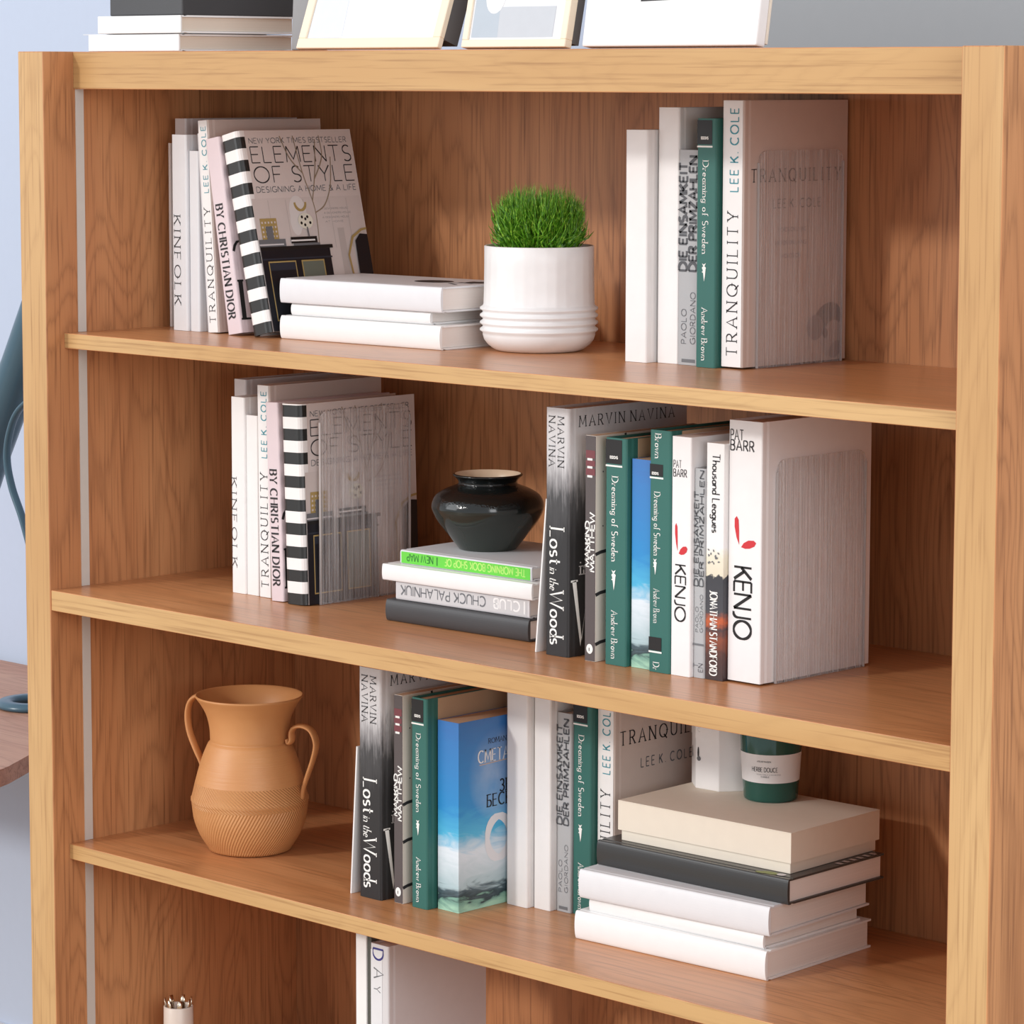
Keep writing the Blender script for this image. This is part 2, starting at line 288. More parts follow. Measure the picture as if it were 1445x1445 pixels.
# ------------------------------------------------------------------ stroke lettering
def A(cx, cy, rx, ry, a0, a1, n=9):
    return [(cx + rx * math.cos(R(a0 + (a1 - a0) * i / n)), cy + ry * math.sin(R(a0 + (a1 - a0) * i / n))) for i in range(n + 1)]
G = {
 'A': (.76, [[(0, 0), (.38, 1), (.76, 0)], [(.13, .34), (.63, .34)]]),
 'B': (.56, [[(0, 0), (0, 1)], [(0, 1), (.28, 1)] + A(.28, .76, .24, .24, 90, -90) + [(0, .52)], [(.28, .52)] + A(.30, .26, .26, .26, 90, -90) + [(0, 0)]]),
 'C': (.80, [A(.46, .5, .46, .5, 50, 310, 16)]),
 'D': (.74, [[(0, 0), (0, 1)], [(0, 1), (.26, 1)] + A(.26, .5, .48, .5, 90, -90, 12) + [(0, 0)]]),
 'E': (.54, [[(0, 0), (0, 1)], [(0, 1), (.54, 1)], [(0, .52), (.46, .52)], [(0, 0), (.54, 0)]]),
 'F': (.50, [[(0, 0), (0, 1)], [(0, 1), (.50, 1)], [(0, .50), (.42, .50)]]),
 'G': (.84, [A(.46, .5, .46, .5, 50, 335, 16), [(.56, .46), (.86, .46)], [(.86, .46), (.86, .14)]]),
 'H': (.70, [[(0, 0), (0, 1)], [(.70, 0), (.70, 1)], [(0, .52), (.70, .52)]]),
 'I': (.10, [[(.05, 0), (.05, 1)]]),
 'J': (.40, [[(.36, 1), (.36, .22)] + A(.14, .22, .22, .24, 0, -110, 6)]),
 'K': (.62, [[(0, 0), (0, 1)], [(.58, 1), (.02, .42)], [(.20, .58), (.62, 0)]]),
 'L': (.50, [[(0, 0), (0, 1)], [(0, 0), (.50, 0)]]),
 'M': (.90, [[(0, 0), (.06, 1)], [(.06, 1), (.45, .18), (.84, 1)], [(.84, 1), (.90, 0)]]),
 'N': (.72, [[(0, 0), (0, 1)], [(0, 1), (.72, 0)], [(.72, 0), (.72, 1)]]),
 'O': (.92, [A(.46, .5, .46, .5, 0, 360, 24)]),
 'P': (.54, [[(0, 0), (0, 1)], [(0, 1), (.26, 1)] + A(.26, .73, .28, .27, 90, -90) + [(0, .46)]]),
 'Q': (.92, [A(.46, .5, .46, .5, 0, 360, 24), [(.52, .22), (.90, -.12)]]),
 'R': (.60, [[(0, 0), (0, 1)], [(0, 1), (.26, 1)] + A(.26, .74, .28, .26, 90, -90) + [(0, .48)], [(.26, .48), (.60, 0)]]),
 'S': (.54, [A(.28, .74, .24, .26, 40, 270, 10) + A(.28, .24, .26, .24, 90, -140, 10)]),
 'T': (.68, [[(.34, 0), (.34, 1)], [(0, 1), (.68, 1)]]),
 'U': (.68, [[(0, 1), (0, .34)] + A(.34, .34, .34, .34, 180, 360, 12) + [(.68, 1)]]),
 'V': (.72, [[(0, 1), (.36, 0), (.72, 1)]]),
 'W': (1.06, [[(0, 1), (.27, 0), (.53, .9), (.79, 0), (1.06, 1)]]),
 'X': (.66, [[(0, 0), (.66, 1)], [(0, 1), (.66, 0)]]),
 'Y': (.66, [[(.33, 0), (.33, .46)], [(0, 1), (.33, .46), (.66, 1)]]),
 'Z': (.62, [[(.02, 1), (.60, 1)], [(.60, 1), (0, 0)], [(0, 0), (.62, 0)]]),
 '&': (.72, [[(.72, 0), (.16, .72)] + A(.32, .80, .17, .20, 200, -20, 8) + [(.1, .4)] + A(.28, .24, .26, .24, 140, 300, 8) + [(.66, .48)]]),
 '.': (.08, [[(.04, 0), (.04, .09)]]), ',': (.08, [[(.06, .08), (.0, -.12)]]),
 '3': (.50, [A(.24, .75, .22, .25, 150, -90, 10) + A(.24, .25, .26, .25, 90, -150, 10)]),
 'b^': (.54, [[(0, 0), (0, 1)], [(0, 1), (.5, 1)], [(0, .54), (.26, .54)] + A(.26, .27, .27, .27, 90, -90) + [(0, 0)]]),
 '8': (.50, [A(.25, .75, .20, .23, 0, 360, 14), A(.25, .26, .25, .26, 0, 360, 14)]),
 'a': (.44, [A(.22, .22, .22, .23, 20, 340, 12), [(.44, .46), (.44, 0)]]),
 'b': (.44, [[(0, 0), (0, 1)], A(.22, .23, .22, .23, 160, -160, 12)]),
 'c': (.40, [A(.23, .24, .23, .24, 50, 310, 12)]),
 'd': (.44, [[(.44, 0), (.44, 1)], A(.22, .23, .22, .23, 20, 340, 12)]),
 'e': (.44, [[(.02, .26), (.44, .26)] + A(.22, .24, .22, .24, 8, 315, 12)]),
 'f': (.30, [[(.12, 0), (.12, .78)] + A(.28, .78, .16, .2, 180, 60, 5), [(0, .46), (.28, .46)]]),
 'g': (.44, [A(.22, .23, .22, .23, 20, 340, 12), [(.44, .46), (.44, -.1)] + A(.22, -.1, .22, .2, 0, -150, 6)]),
 'h': (.42, [[(0, 0), (0, 1)], [(0, .26)] + A(.21, .26, .21, .22, 160, 0, 7) + [(.42, 0)]]),
 'i': (.06, [[(.03, 0), (.03, .48)], [(.03, .66), (.03, .74)]]),
 'k': (.40, [[(0, 0), (0, 1)], [(.38, .48), (.02, .18)], [(.14, .28), (.40, 0)]]),
 'l': (.06, [[(.03, 0), (.03, 1)]]),
 'm': (.70, [[(0, 0), (0, .48)], [(0, .3)] + A(.175, .3, .175, .18, 160, 0, 6) + [(.35, 0)], [(.35, .3)] + A(.525, .3, .175, .18, 160, 0, 6) + [(.70, 0)]]),
 'n': (.42, [[(0, 0), (0, .48)], [(0, .26)] + A(.21, .26, .21, .22, 160, 0, 7) + [(.42, 0)]]),
 'o': (.46, [A(.23, .24, .23, .24, 0, 360, 16)]),
 'p': (.44, [[(0, -.3), (0, .48)], A(.22, .23, .22, .23, 160, -160, 12)]),
 'r': (.28, [[(0, 0), (0, .48)], [(0, .26)] + A(.16, .26, .16, .22, 160, 50, 5)]),
 's': (.34, [A(.17, .36, .15, .12, 40, 270, 7) + A(.17, .12, .16, .12, 90, -140, 7)]),
 't': (.30, [[(.12, .72), (.12, .14)] + A(.24, .14, .12, .14, 180, 290, 5), [(0, .48), (.28, .48)]]),
 'u': (.42, [[(0, .48), (0, .2)] + A(.21, .2, .21, .2, 180, 340, 7), [(.42, .48), (.42, 0)]]),
 'w': (.62, [[(0, .48), (.16, 0), (.31, .44), (.46, 0), (.62, .48)]]),
 'y': (.42, [[(0, .48), (.21, 0)], [(.42, .48), (.12, -.28)]]),
}
class Print:
    """flat print (lettering and pictures) gathered on one plane of a thing: origin O, axes U (right) and V (up), normal W"""
    def __init__(s, O, U, V, eps=.00025):
        s.O = Vector(O); s.U = Vector(U); s.V = Vector(V); s.W = s.U.cross(s.V); s.bm = bmesh.new(); s.mats = []; s.k = 0; s.eps = eps; s.lines = []
    def mi(s, m):
        if m not in s.mats: s.mats.append(m)
        return s.mats.index(m)
    def poly(s, pts, m, lift=None):
        if lift is None: s.k += 1; lift = s.k * .00004
        f = s.bm.faces.new([s.bm.verts.new(s.O + s.U * p[0] + s.V * p[1] + s.W * (s.eps + lift)) for p in pts]); f.material_index = s.mi(m)
    def rect(s, x0, y0, x1, y1, m): s.poly([(x0, y0), (x1, y0), (x1, y1), (x0, y1)], m)
    def ell(s, cx, cy, rx, ry, m, n=20, rot=0):
        c, q = math.cos(R(rot)), math.sin(R(rot))
        s.poly([(cx + rx * math.cos(2 * PI * i / n) * c - ry * math.sin(2 * PI * i / n) * q, cy + rx * math.cos(2 * PI * i / n) * q + ry * math.sin(2 * PI * i / n) * c) for i in range(n)], m)
    def line(s, pts, w, m, w2=None, lift=None):
        """ribbon; w = width of upright strokes, w2 = width of level strokes"""
        w2 = w if w2 is None else w2
        if lift is None: s.k += 1; lift = s.k * .00004
        P = [Vector((p[0], p[1])) for p in pts]; Lf = []; Rt = []
        closed = (P[0] - P[-1]).length < 1e-6 and len(P) > 3
        for i, p in enumerate(P):
            if closed: a = P[i - 1] if i > 0 else P[-2]; b = P[i + 1] if i < len(P) - 1 else P[1]
            else: a = P[max(i - 1, 0)]; b = P[min(i + 1, len(P) - 1)]
            t = (b - a)
            if t.length < 1e-9: t = Vector((1, 0))
            t.normalize()
            d1 = (p - a).normalized() if (p - a).length > 1e-9 else t
            d2 = (b - p).normalized() if (b - p).length > 1e-9 else t
            k = 1 / max(.35, math.sqrt(max(0, (1 + d1.dot(d2)) / 2)))
            ww = (w * abs(t.y) + w2 * abs(t.x)) / max(1e-9, math.hypot(t.x, t.y)) * .5 * min(k, 1.8)
            nn = Vector((-t.y, t.x)); Lf.append(p + nn * ww); Rt.append(p - nn * ww)
        mi = s.mi(m)
        cv = lambda q: s.bm.verts.new(s.O + s.U * q.x + s.V * q.y + s.W * (s.eps + lift))
        a = [cv(q) for q in Lf]; b = [cv(q) for q in Rt]
        for i in range(len(P) - 1):
            try: s.bm.faces.new((a[i], b[i], b[i + 1], a[i + 1])).material_index = mi
            except ValueError: pass
    def text(s, txt, x, y, size, m, length=None, weight=.12, thin=None, serif=False, track=.24, rot=0, shear=0.0, fx=1.0):
        """rot: 0 level; -90 reads downwards; 90 reads upwards; 180 upside down. (x, y) = start of the baseline"""
        thin = weight if thin is None else thin
        keep, kmats = s.bm, s.mats; s.bm, s.mats = bmesh.new(), []
        adv = 0; items = []
        i = 0
        while i < len(txt):
            ch = txt[i]
            if ch == ' ': adv += .42; i += 1; continue
            key = ch
            if ch == '\u0411': key = 'b^'
            if key not in G: i += 1; continue
            w, st = G[key]; items.append((adv, st)); adv += w + track; i += 1
        tot = adv - track
        kx = size * fx if length is None else length / tot
        c, q = math.cos(R(rot)), math.sin(R(rot))
        lift = .0001
        def tr(px, py):
            px = px * kx + py * shear * size; py = py * size
            return (x + px * c - py * q, y + px * q + py * c)
        wq = min(size, kx * 1.2); wt, th = weight * wq * .85, thin * wq * .9
        if abs(rot) == 90: wt2, th2 = th, wt
        else: wt2, th2 = wt, th
        for ox, strokes in items:
            for stt in strokes:
                s.line([tr(ox + p[0], p[1]) for p in stt], wt2, m, th2, lift=lift)
                if serif and len(stt) >= 2:
                    for e, nb in ((stt[0], stt[1]), (stt[-1], stt[-2])):
                        dy = e[1] - nb[1]; dx = e[0] - nb[0]
                        if abs(dy) > abs(dx) * .8 and (abs(e[1]) < .02 or abs(e[1] - 1) < .02 or abs(e[1] - .48) < .02):
                            hw = .13
                            s.line([tr(ox + e[0] - hw, e[1]), tr(ox + e[0] + hw, e[1])], max(th, .04 * wq), m, max(th, .04 * wq), lift=lift)
        s.lines.append((s.bm, s.mats)); s.bm, s.mats = keep, kmats
    def done(s, name, parent, label=None):
        cov = [c for c in parent.children if c.name.split('.')[0] in ('cover', 'paper_label')]
        if cov: parent = cov[0]
        for k, (b, ms) in enumerate([(s.bm, s.mats)] + s.lines):
            if not len(b.verts): b.free(); continue
            nm = ('print' if name == 'lettering' else name) if k == 0 else 'lettering'
            me = bpy.data.meshes.new(nm); b.to_mesh(me); b.free()
            for m in ms: me.materials.append(m)
            o = bpy.data.objects.new(nm, me); C.objects.link(o); o.parent = parent

# ------------------------------------------------------------------ books
def cover_outline(w, d, r, bulge, t, hinge):
    out = [(0, d)]
    if hinge: out += [(0, .012), (.0009, .0085), (.0009, .0065), (0, .004 + r)]
    n = 8
    if bulge > 0:
        for i in range(n * 2 + 1):
            a = PI * i / (n * 2)
            out.append((w / 2 - w / 2 * math.cos(a), bulge * (1 - math.sin(a)) if True else 0))
    else:
        for i in range(5):
            a = PI / 2 * i / 4; out.append((r - r * math.cos(a), r - r * math.sin(a)))
        for i in range(5):
            a = PI / 2 * i / 4; out.append((w - r + r * math.sin(a), r - r * math.cos(a)))
    if hinge: out += [(w, .004 + r), (w - .0009, .0065), (w - .0009, .0085), (w, .012)]
    out += [(w, d)]
    return out
def cover_mesh(w, d, h, r, bulge, t, hinge, y_from=None):
    bm = bmesh.new(); o = cover_outline(w, d, r, bulge, t, hinge)
    ti = t + max(bulge, r) * .5
    inn = []
    for x, y in o:
        xx = min(max(x, t), w - t)
        yy = max(y, t + (bulge * .6 if bulge else 0))
        if 1e-6 < x < w - 1e-6 and y < max(bulge, r) + 1e-6: yy = max(y + t, yy)
        inn.append((xx, min(yy, d)))
    L = []
    for pts, z in ((o, 0), (o, h), (inn, 0), (inn, h)): L.append([bm.verts.new((p[0], p[1], z)) for p in pts])
    a, b, c, e = L; n = len(o)
    for i in range(n - 1):
        j = i + 1
        bm.faces.new((a[i], a[j], b[j], b[i])); bm.faces.new((c[j], c[i], e[i], e[j]))
        bm.faces.new((a[j], a[i], c[i], c[j])); bm.faces.new((b[i], b[j], e[j], e[i]))
    bm.faces.new((a[0], b[0], e[0], c[0])); bm.faces.new((a[-1], c[-1], e[-1], b[-1]))
    bmesh.ops.dissolve_degenerate(bm, dist=1e-6, edges=bm.edges)
    return bm
def book(label, x, y, z, w, d, h, cov=WHITE, pg=PG_W, group=None, lean=0, yaw=0, lie=False, bulge=0, r=.0028, hard=True, kind='book', cat='book'):
    """upright: (x, y, z) = front-left-bottom corner of the spine; lying: front-right-bottom corner"""
    mat = Matrix.Translation((x, y, z + ZO)) @ Matrix.Rotation(R(yaw), 4, 'Z') @ Matrix.Rotation(R(-90 if lie else -lean), 4, 'Y')
    t = thing(kind, label, cat, mat=mat, group=group)
    tk = min(.0024 if hard else .0006, w * .2); ov = .003 if hard else .0004
    bm = cover_mesh(w, d, h, min(r, w * .35), bulge, tk, hard and w > .012)
    obj('cover', bm, cov, t)
    bm = bmesh.new(); s0 = tk + (bulge * .75 if bulge else .001) + .0006
    bx(bm, tk + .0002, w - tk - .0002, s0, d - ov, ov, h - ov)
    obj('page_block', bm, pg, t)
    return t
def spine_print(w, bulge=0): return Print((0, 0, 0), (1, 0, 0), (0, 0, 1))       # u: across the spine, v: up
def cover_print(w): return Print((w, 0, 0), (0, 1, 0), (0, 0, 1))                  # u: away from the spine, v: up

def down(p, txt, x, top, size, m, length, **kw):       # reads downwards, letters' feet to the left
    p.text(txt, x, top, size, m, length=length, rot=-90, **kw)
def upw(p, txt, x, bottom, size, m, length, **kw):     # reads upwards, letters' feet to the right
    p.text(txt, x, bottom, size, m, length=length, rot=90, **kw)

# ------------------------------------------------------------------ setting
D, W, T = .434, 1.475, .3682
FL = -ZO
def struct(name, bm, m):
    o = obj(name, bm, m); o['kind'] = 'structure'; return o
def wallmat(name, rgb):
    m = plain(name, rgb, .9, .2, noise=.02); return m
WALLB = wallmat('bluish_lit_wall', (190, 202, 222)); WALLG = wallmat('grey_wall', (164, 168, 172))  # left wall tinted for bluish window light, right part left grey
bm = bmesh.new(); bx(bm, -4, .25, .80, .90, 0, 2.7); struct('wall_rear', bm, WALLB)
bm = bmesh.new(); bx(bm, .25, 5, .79, .90, 0, 2.7); struct('wall_right', bm, WALLG)
bm = bmesh.new(); bx(bm, -4, 5, -5, .90, -.1, 0); struct('floor', bm, wood('floor_oak', (196, 170, 140), (180, 150, 118), (130, 100, 72), 'x', .5, 9.0, .8))
bm = bmesh.new(); bx(bm, -4, .25, .788, .80, 0, .09, bev=.002); struct('baseboard_rear', bm, WHITE2)

# ------------------------------------------------------------------ bookcase
case = thing('bookcase', 'tall oak bookcase with four open compartments and front edges coloured as sunlit', 'bookcase', (0, 0, 0))
P_ = .0526
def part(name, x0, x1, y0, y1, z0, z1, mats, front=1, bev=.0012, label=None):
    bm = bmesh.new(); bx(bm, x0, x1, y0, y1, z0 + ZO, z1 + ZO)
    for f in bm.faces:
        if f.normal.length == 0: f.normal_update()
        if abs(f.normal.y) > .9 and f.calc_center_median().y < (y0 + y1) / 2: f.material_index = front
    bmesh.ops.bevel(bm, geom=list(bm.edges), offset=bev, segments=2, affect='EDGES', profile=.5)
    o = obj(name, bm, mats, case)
    if label: o['label'] = label
    return o
part('side_panel', -P_, 0, 0, D + .012, FL, T, [FACE_Z, LIT_EDGE_Z])
part('side_panel', W, W + P_, 0, D + .012, FL, T, [FACE_Z, LIT_EDGE_Z])
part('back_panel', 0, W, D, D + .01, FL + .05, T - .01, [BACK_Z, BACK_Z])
part('top_board', 0, W, .0493, D, T - .0489, T - .0003, [FACE_X, LIT_EDGE_X], bev=.001)
ZS = {1: 0.0, 2: -.34, 3: -.6863, 4: -1.03}
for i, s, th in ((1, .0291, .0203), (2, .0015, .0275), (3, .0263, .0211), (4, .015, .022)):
    part('shelf', 0, W, s, D, ZS[i] - th, ZS[i] - .0003, [FACE_X, LIT_EDGE_X], bev=.0007)
part('base_board', 0, W, .015, D, FL + .04, FL + .062, [FACE_X, LIT_EDGE_X]); part('plinth', 0, W, .03, .05, FL, FL + .04, [LIT_EDGE_X, LIT_EDGE_X])
bm = bmesh.new()
zt = [T - .0489] + [v for i, th in ((1, .0203), (2, .0275), (3, .0211), (4, .022)) for v in (ZS[i], ZS[i] - th)] + [FL + .062]
for k in range(0, len(zt), 2): bx(bm, 0.0, .0012, .0524, .0657, zt[k + 1] + ZO, zt[k] + ZO)
obj('metal_strip', bm, ALU, case)['label'] = 'beige metal strip set in the left side panel'
for yy in (): pass

# ------------------------------------------------------------------ upper shelf, left group
z1 = 0.0
g1 = 'books standing at the left of the upper shelf'
book('thin white booklet at the far left of the upper shelf, half hidden', .0125, .20, z1, .0045, .16, .247, WHITE, PG_W, g1, hard=False, r=.0005, kind='booklet')
book('tall pale book standing behind the first white book on the upper shelf', .0256, .20, z1, .0236, .20, .280, WHITE_G, PG_W, g1)
w = .0300; t = book('white book with widely spaced black spine capitals at the left of the upper shelf', .0606, .165, z1, w, .19, .2595, WHITE2, PG_W, g1)
p = spine_print(w); down(p, 'KINFOLK', .0045, .152, .0125, INK, .117, weight=.13, thin=.06, serif=True, track=.45); p.done('lettering', t)
book('plain white spine right of the widely spaced capitals on the upper shelf', .0922, .168, z1, .0192, .18, .2384, WHITE2, PG_W, g1)
book('thin white pamphlet leaning right of the plain white spine in the upper left group', .1288, .168, z1, .0038, .18, .262, WHITE2, PG_W, g1, lean=4, hard=False, r=.0004, kind='booklet')
def tranq(x, y, z, w, d, h, lab, group, lean=0, cov=TAUPE, cover=False):
    t = book(lab, x, y, z, w, d, h, cov, PG_G, group, lean=lean)
    bm = bmesh.new(); bx(bm, .0016, w - .0016, -.00035, -.0001, .0005, h - .0005); q = obj('spine_label', bm, WHITE, t)
    p = Print((0, -.0003, 0), (1, 0, 0), (0, 0, 1)); s = min(.0155, w * .55)
    upw(p, 'TRANQUILITY', w * .76, .013, s, INK, h * .54, weight=.10, thin=.07, serif=True, track=.5)
    upw(p, 'LEE K. COLE', w * .76, h * .66, s * .78, TEAL, h * .31, weight=.13, track=.4)
    p.done('lettering', t)
    if cover:
        c = cover_print(w)
        c.text('TRANQUILITY', d * .07, h * .695, .0145, INK, length=d * .86, weight=.12, thin=.07, serif=True, track=.5)
        c.text('LEE K. COLE', d * .28, h * .595, .010, INKG, length=d * .46, weight=.12, track=.4)
        for yy, s0, s1 in ((.505, .33, .60), (.455, .30, .60), (.405, .36, .56)):
            c.text('WORDS ON LIVING'[:15 if yy > .45 else 9], d * s0, h * yy, .0045, INKG, length=d * (s1 - s0), weight=.1)
        fl = plain('grey_petals', (140, 136, 138), .6); fl2 = plain('light_petals', (196, 186, 182), .6); fl3 = plain('mid_petals', (168, 160, 160), .6)
        c.ell(d * .82, h * .16, d * .14, h * .06, fl, rot=20); c.ell(d * .70, h * .13, d * .08, h * .05, fl3, rot=70)
        c.ell(d * .86, h * .085, d * .12, h * .055, fl2, rot=60); c.ell(d * .90, h * .04, d * .07, h * .03, fl3, rot=30); c.ell(d * .80, h * .105, d * .025, h * .02, fl)
        c.done('cover_picture', t)
    return t
tranq(.1335, .165, z1, .0205, .20, .2789, 'leaning white spine with black and teal capitals left of the pink book, upper shelf', g1, lean=4)
def dior(x, y, z, w, d, h, lab, group, lean):
    t = book(lab, x, y, z, w, d, h, PINK, PG_W, group, lean=lean)
    p = spine_print(w); down(p, 'BY CHRISTIAN DIOR', w * .22, h * .66, min(.0135, w * .55), INK, h * .58, weight=.22, thin=.07, serif=True, track=.3); p.done('lettering', t)
    c = cover_print(w)
    c.text('L', .008, .018, .05, BLACK, weight=.18, thin=.06, serif=True, fx=.8); c.line(A(.014, .10, .012, .02, 160, -60), .004, BLACK, .0015)
    c.done('cover_lettering', t)
dior(.1811, .157, z1, .0275, .20, .2575, 'pale pink book leaning beside the striped spine on the upper shelf', g1, 9.6)

def elements(x, y, z, w, d, h, lab, group, lean):
    t = book(lab, x, y, z, w, d, h, STRIPE, PG_W, group, lean=lean, r=.008)
    c = cover_print(w)
    cx, vz = (lambda u: .006 + u * (d - .008)), (lambda v: v * h)
    def rc(u0, v0, u1, v1, m): c.rect(cx(u0), vz(v0), cx(u1), vz(v1), m)
    navy = plain('navy_cabinet_print', (24, 26, 34), .4); navy2 = plain('slate_cabinet_print', (44, 50, 62), .4); sage = plain('sage_glass_print', (110, 116, 104), .4)
    pale = plain('pale_wall_print', (214, 204, 200), .5); shade = plain('shade_wall_print', (196, 187, 183), .5); twig = plain('twig_print', (150, 134, 112), .5)
    rc(0, .0, 1, .66, pale)
    for u in (.14, .30, .46, .70, .86): rc(u, .40, u + .006, .65, shade)
    rc(.74, .12, .80, .5, shade)
    # bust, necklace, branches
    c.ell(cx(.40), vz(.585), d * .075, h * .085, plain('bust_print', (226, 222, 220), .5)); c.ell(cx(.37), vz(.54), d * .05, h * .07, plain('bust_print', (226, 222, 220)))
    c.line([(cx(.43 + .05 * math.cos(R(a))), vz(.635 + .04 * math.sin(R(a)))) for a in range(180, 361, 15)], .003, GOLD)
    for br in (((.55, .42), (.56, .60), (.50, .78), (.46, .97)), ((.56, .58), (.66, .62), (.74, .72), (.78, .86)), ((.55, .64), (.62, .80), (.66, .95)), ((.50, .78), (.40, .86), (.34, .97)), ((.60, .75), (.70, .86), (.70, .97))):
        pts = catmull([(cx(u), vz(v), 0) for u, v in br], 6); c.line([(q.x, q.y) for q in pts], .0012, twig)
    # vase, books, flowers, cabinet, chair
    rc(.04, .455, .19, .56, GOLD); 
    for i in range(5):
        for j in range(4): rc(.05 + i * .028, .465 + j * .023, .064 + i * .028, .475 + j * .023, pale)
    rc(.08, .455, .14, .52, INKG)
    rc(0, .415, .24, .455, INKG); rc(0, .425, .22, .432, WHITE_G)
    rc(.29, .43, .53, .462, BLACK); rc(.29, .44, .51, .448, WHITE); rc(.31, .418, .55, .43, INKG)
    c.ell(cx(.45), vz(.54), d * .065, h * .04, plain('petal_print', (232, 230, 214), .5))
    for a, b_ in ((.41, .53), (.45, .55), (.49, .53), (.44, .52), (.47, .56), (.42, .56)): c.ell(cx(a), vz(b_), d * .010, h * .008, BLACK, 8)
    c.line([(cx(.46), vz(.46)), (cx(.455), vz(.51))], .002, INKG)
    rc(0, .0, .63, .40, navy); rc(0, .40, .66, .418, BLACK); rc(.05, .05, .30, .345, GOLD); rc(.058, .056, .292, .338, navy2); rc(.062, .06, .288, .30, navy)
    rc(.35, .05, .56, .345, GOLD); rc(.36, .056, .55, .338, sage); rc(0, .352, .64, .36, navy2)
    c.line([(cx(.80), 0), (cx(.82), vz(.22)), (cx(.80), vz(.36)), (cx(.86), vz(.45)), (cx(.95), vz(.485)), (cx(1.0), vz(.49))], .0025, GOLD)
    c.poly([(cx(.87), vz(.14)), (cx(1), vz(.12)), (cx(1), vz(.46)), (cx(.93), vz(.465)), (cx(.88), vz(.43))], navy)
    for k in range(4): c.text('A DESIGNERS HOUSE' if k < 3 else 'AT HOME', cx(.62 + (.02 if k % 2 else 0)), vz(.595 - k * .022), .0022, INKG, length=d * (.24 if k < 3 else .16), weight=.12)
    c.text('NEW YORK TIMES BESTSELLER', cx(.06), vz(.935), h * .026, INKG, length=d * .86, weight=.13)
    c.text('ELEMENTS', cx(.06), vz(.838), h * .080, INK, length=d * .88, weight=.075)
    c.text('OF STYLE', cx(.06), vz(.738), h * .080, INK, length=d * .88, weight=.075)
    c.text('DESIGNING A HOME & A LIFE', cx(.06), vz(.690), h * .028, INKG, length=d * .88, weight=.13)
    c.text('ERIN GATES', cx(.12), vz(.085), h * .032, WINK, length=d * .56, weight=.12)
    c.done('cover_picture', t)
    return t
elements(.2287, .157, z1, .0350, .20, .2655, 'leaning book with black and white striped spine and cabinet picture on the upper shelf', g1, 13.4)
# lying stack
g = 'white books stacked beside the grass pot'
book('bottom book of the white stack beside the grass pot', .552, .180, z1, .0300, .150, .281, WHITE, PG_W, g, yaw=2.6, lie=True, bulge=.004)
book('narrow middle book of the white stack beside the grass pot', .529, .186, z1 + .0302, .0160, .150, .245, WHITE, PG_W, g, yaw=2.6, lie=True, bulge=.004)
w = .0315; t = book('top book of the white stack beside the grass pot, dark print on its cover', .553, .181, z1 + .0464, w, .150, .283, WHITE2, PG_W, g, yaw=2.6, lie=True, bulge=.003)
c = Print((w, 0, 0), (0, 1, 0), (0, 0, 1)); c.ell(.085, .09, .022, .028, INK); 
for k in range(3): c.line([(.05 + k * .03, .02), (.07 + k * .02, .05), (.10 + k * .01, .035)], .003, INKG)
c.ell(.10, .03, .012, .016, INK); c.done('cover_print', t)

# grass pot
def ceramic(name, rgb, rough=.3, spec=.5, stria=True):
    m, nt, b = newmat(name); L = nt.links.new
    b.inputs['Base Color'].default_value = lin(rgb); b.inputs['Roughness'].default_value = rough; b.inputs['Specular IOR Level'].default_value = spec
    tc = N(nt, 'ShaderNodeTexCoord'); nz = N(nt, 'ShaderNodeTexNoise'); nz.inputs['Scale'].default_value = 40; L(tc.outputs['Object'], nz.inputs[0])
    mx = N(nt, 'ShaderNodeMixRGB'); mx.inputs[1].default_value = lin(rgb); mx.inputs[2].default_value = lin(tuple(v * .95 for v in rgb)); L(nz.outputs['Fac'], mx.inputs[0]); L(mx.outputs[0], b.inputs['Base Color'])
    return m
pot = thing('potted_grass', 'clipped green grass in a white ribbed ceramic pot on the upper shelf', 'plant', (.634, .272, ZO))
bm = bmesh.new(); prof = [(0, .0), (.050, 0), (.0545, .0015), (.0585, .004), (.0640, .0085), (.0680, .014), (.0698, .020)]
def ridge(z, r0, r1): return [(r0, z - .0035), (r1, z - .001), (r1, z + .001), (r0, z + .0035)]
for z in (.0262, .0350, .0438, .0526): prof += ridge(z, .0697, .0732)
prof += [(.0690, .058), (.0685, .075), (.0680, .11), (.0678, .1290), (.0668, .1300), (.0650, .1290), (.0645, .118), (0, .118)]
lathe(bm, prof, 96); 
# shallow flutes on the wall
for v in bm.verts:
    rr = math.hypot(v.co.x, v.co.y)
    if rr > .066 and .056 < v.co.z < .128:
        a = math.atan2(v.co.y, v.co.x); k = 1 - .0007 / rr * (0.5 + .5 * math.cos(a * 32)); v.co.x *= k; v.co.y *= k
o = obj('pot', bm, ceramic('white_ceramic', (244, 244, 244), .35), pot, smooth=True)
bm = bmesh.new(); lathe(bm, [(.0643, .1185), (.05, .122), (.02, .123), (0, .1235)], 40)
obj('soil', bm, plain('dark_soil', (58, 44, 32), .95, noise=.4), pot)
def grassmat():
    m, nt, b = newmat('grass_blade'); L = nt.links.new
    gi = N(nt, 'ShaderNodeTexCoord'); nz = N(nt, 'ShaderNodeTexNoise'); nz.inputs['Scale'].default_value = 220; L(gi.outputs['Object'], nz.inputs[0])
    r = ramp(nt, [(.3, (52, 100, 16)), (.52, (92, 156, 28)), (.72, (168, 208, 74))]); L(nz.outputs['Fac'], r.inputs[0]); L(r.outputs[0], b.inputs['Base Color'])
    b.inputs['Roughness'].default_value = .45
    return m
bm = bmesh.new(); rnd = random.Random(3)
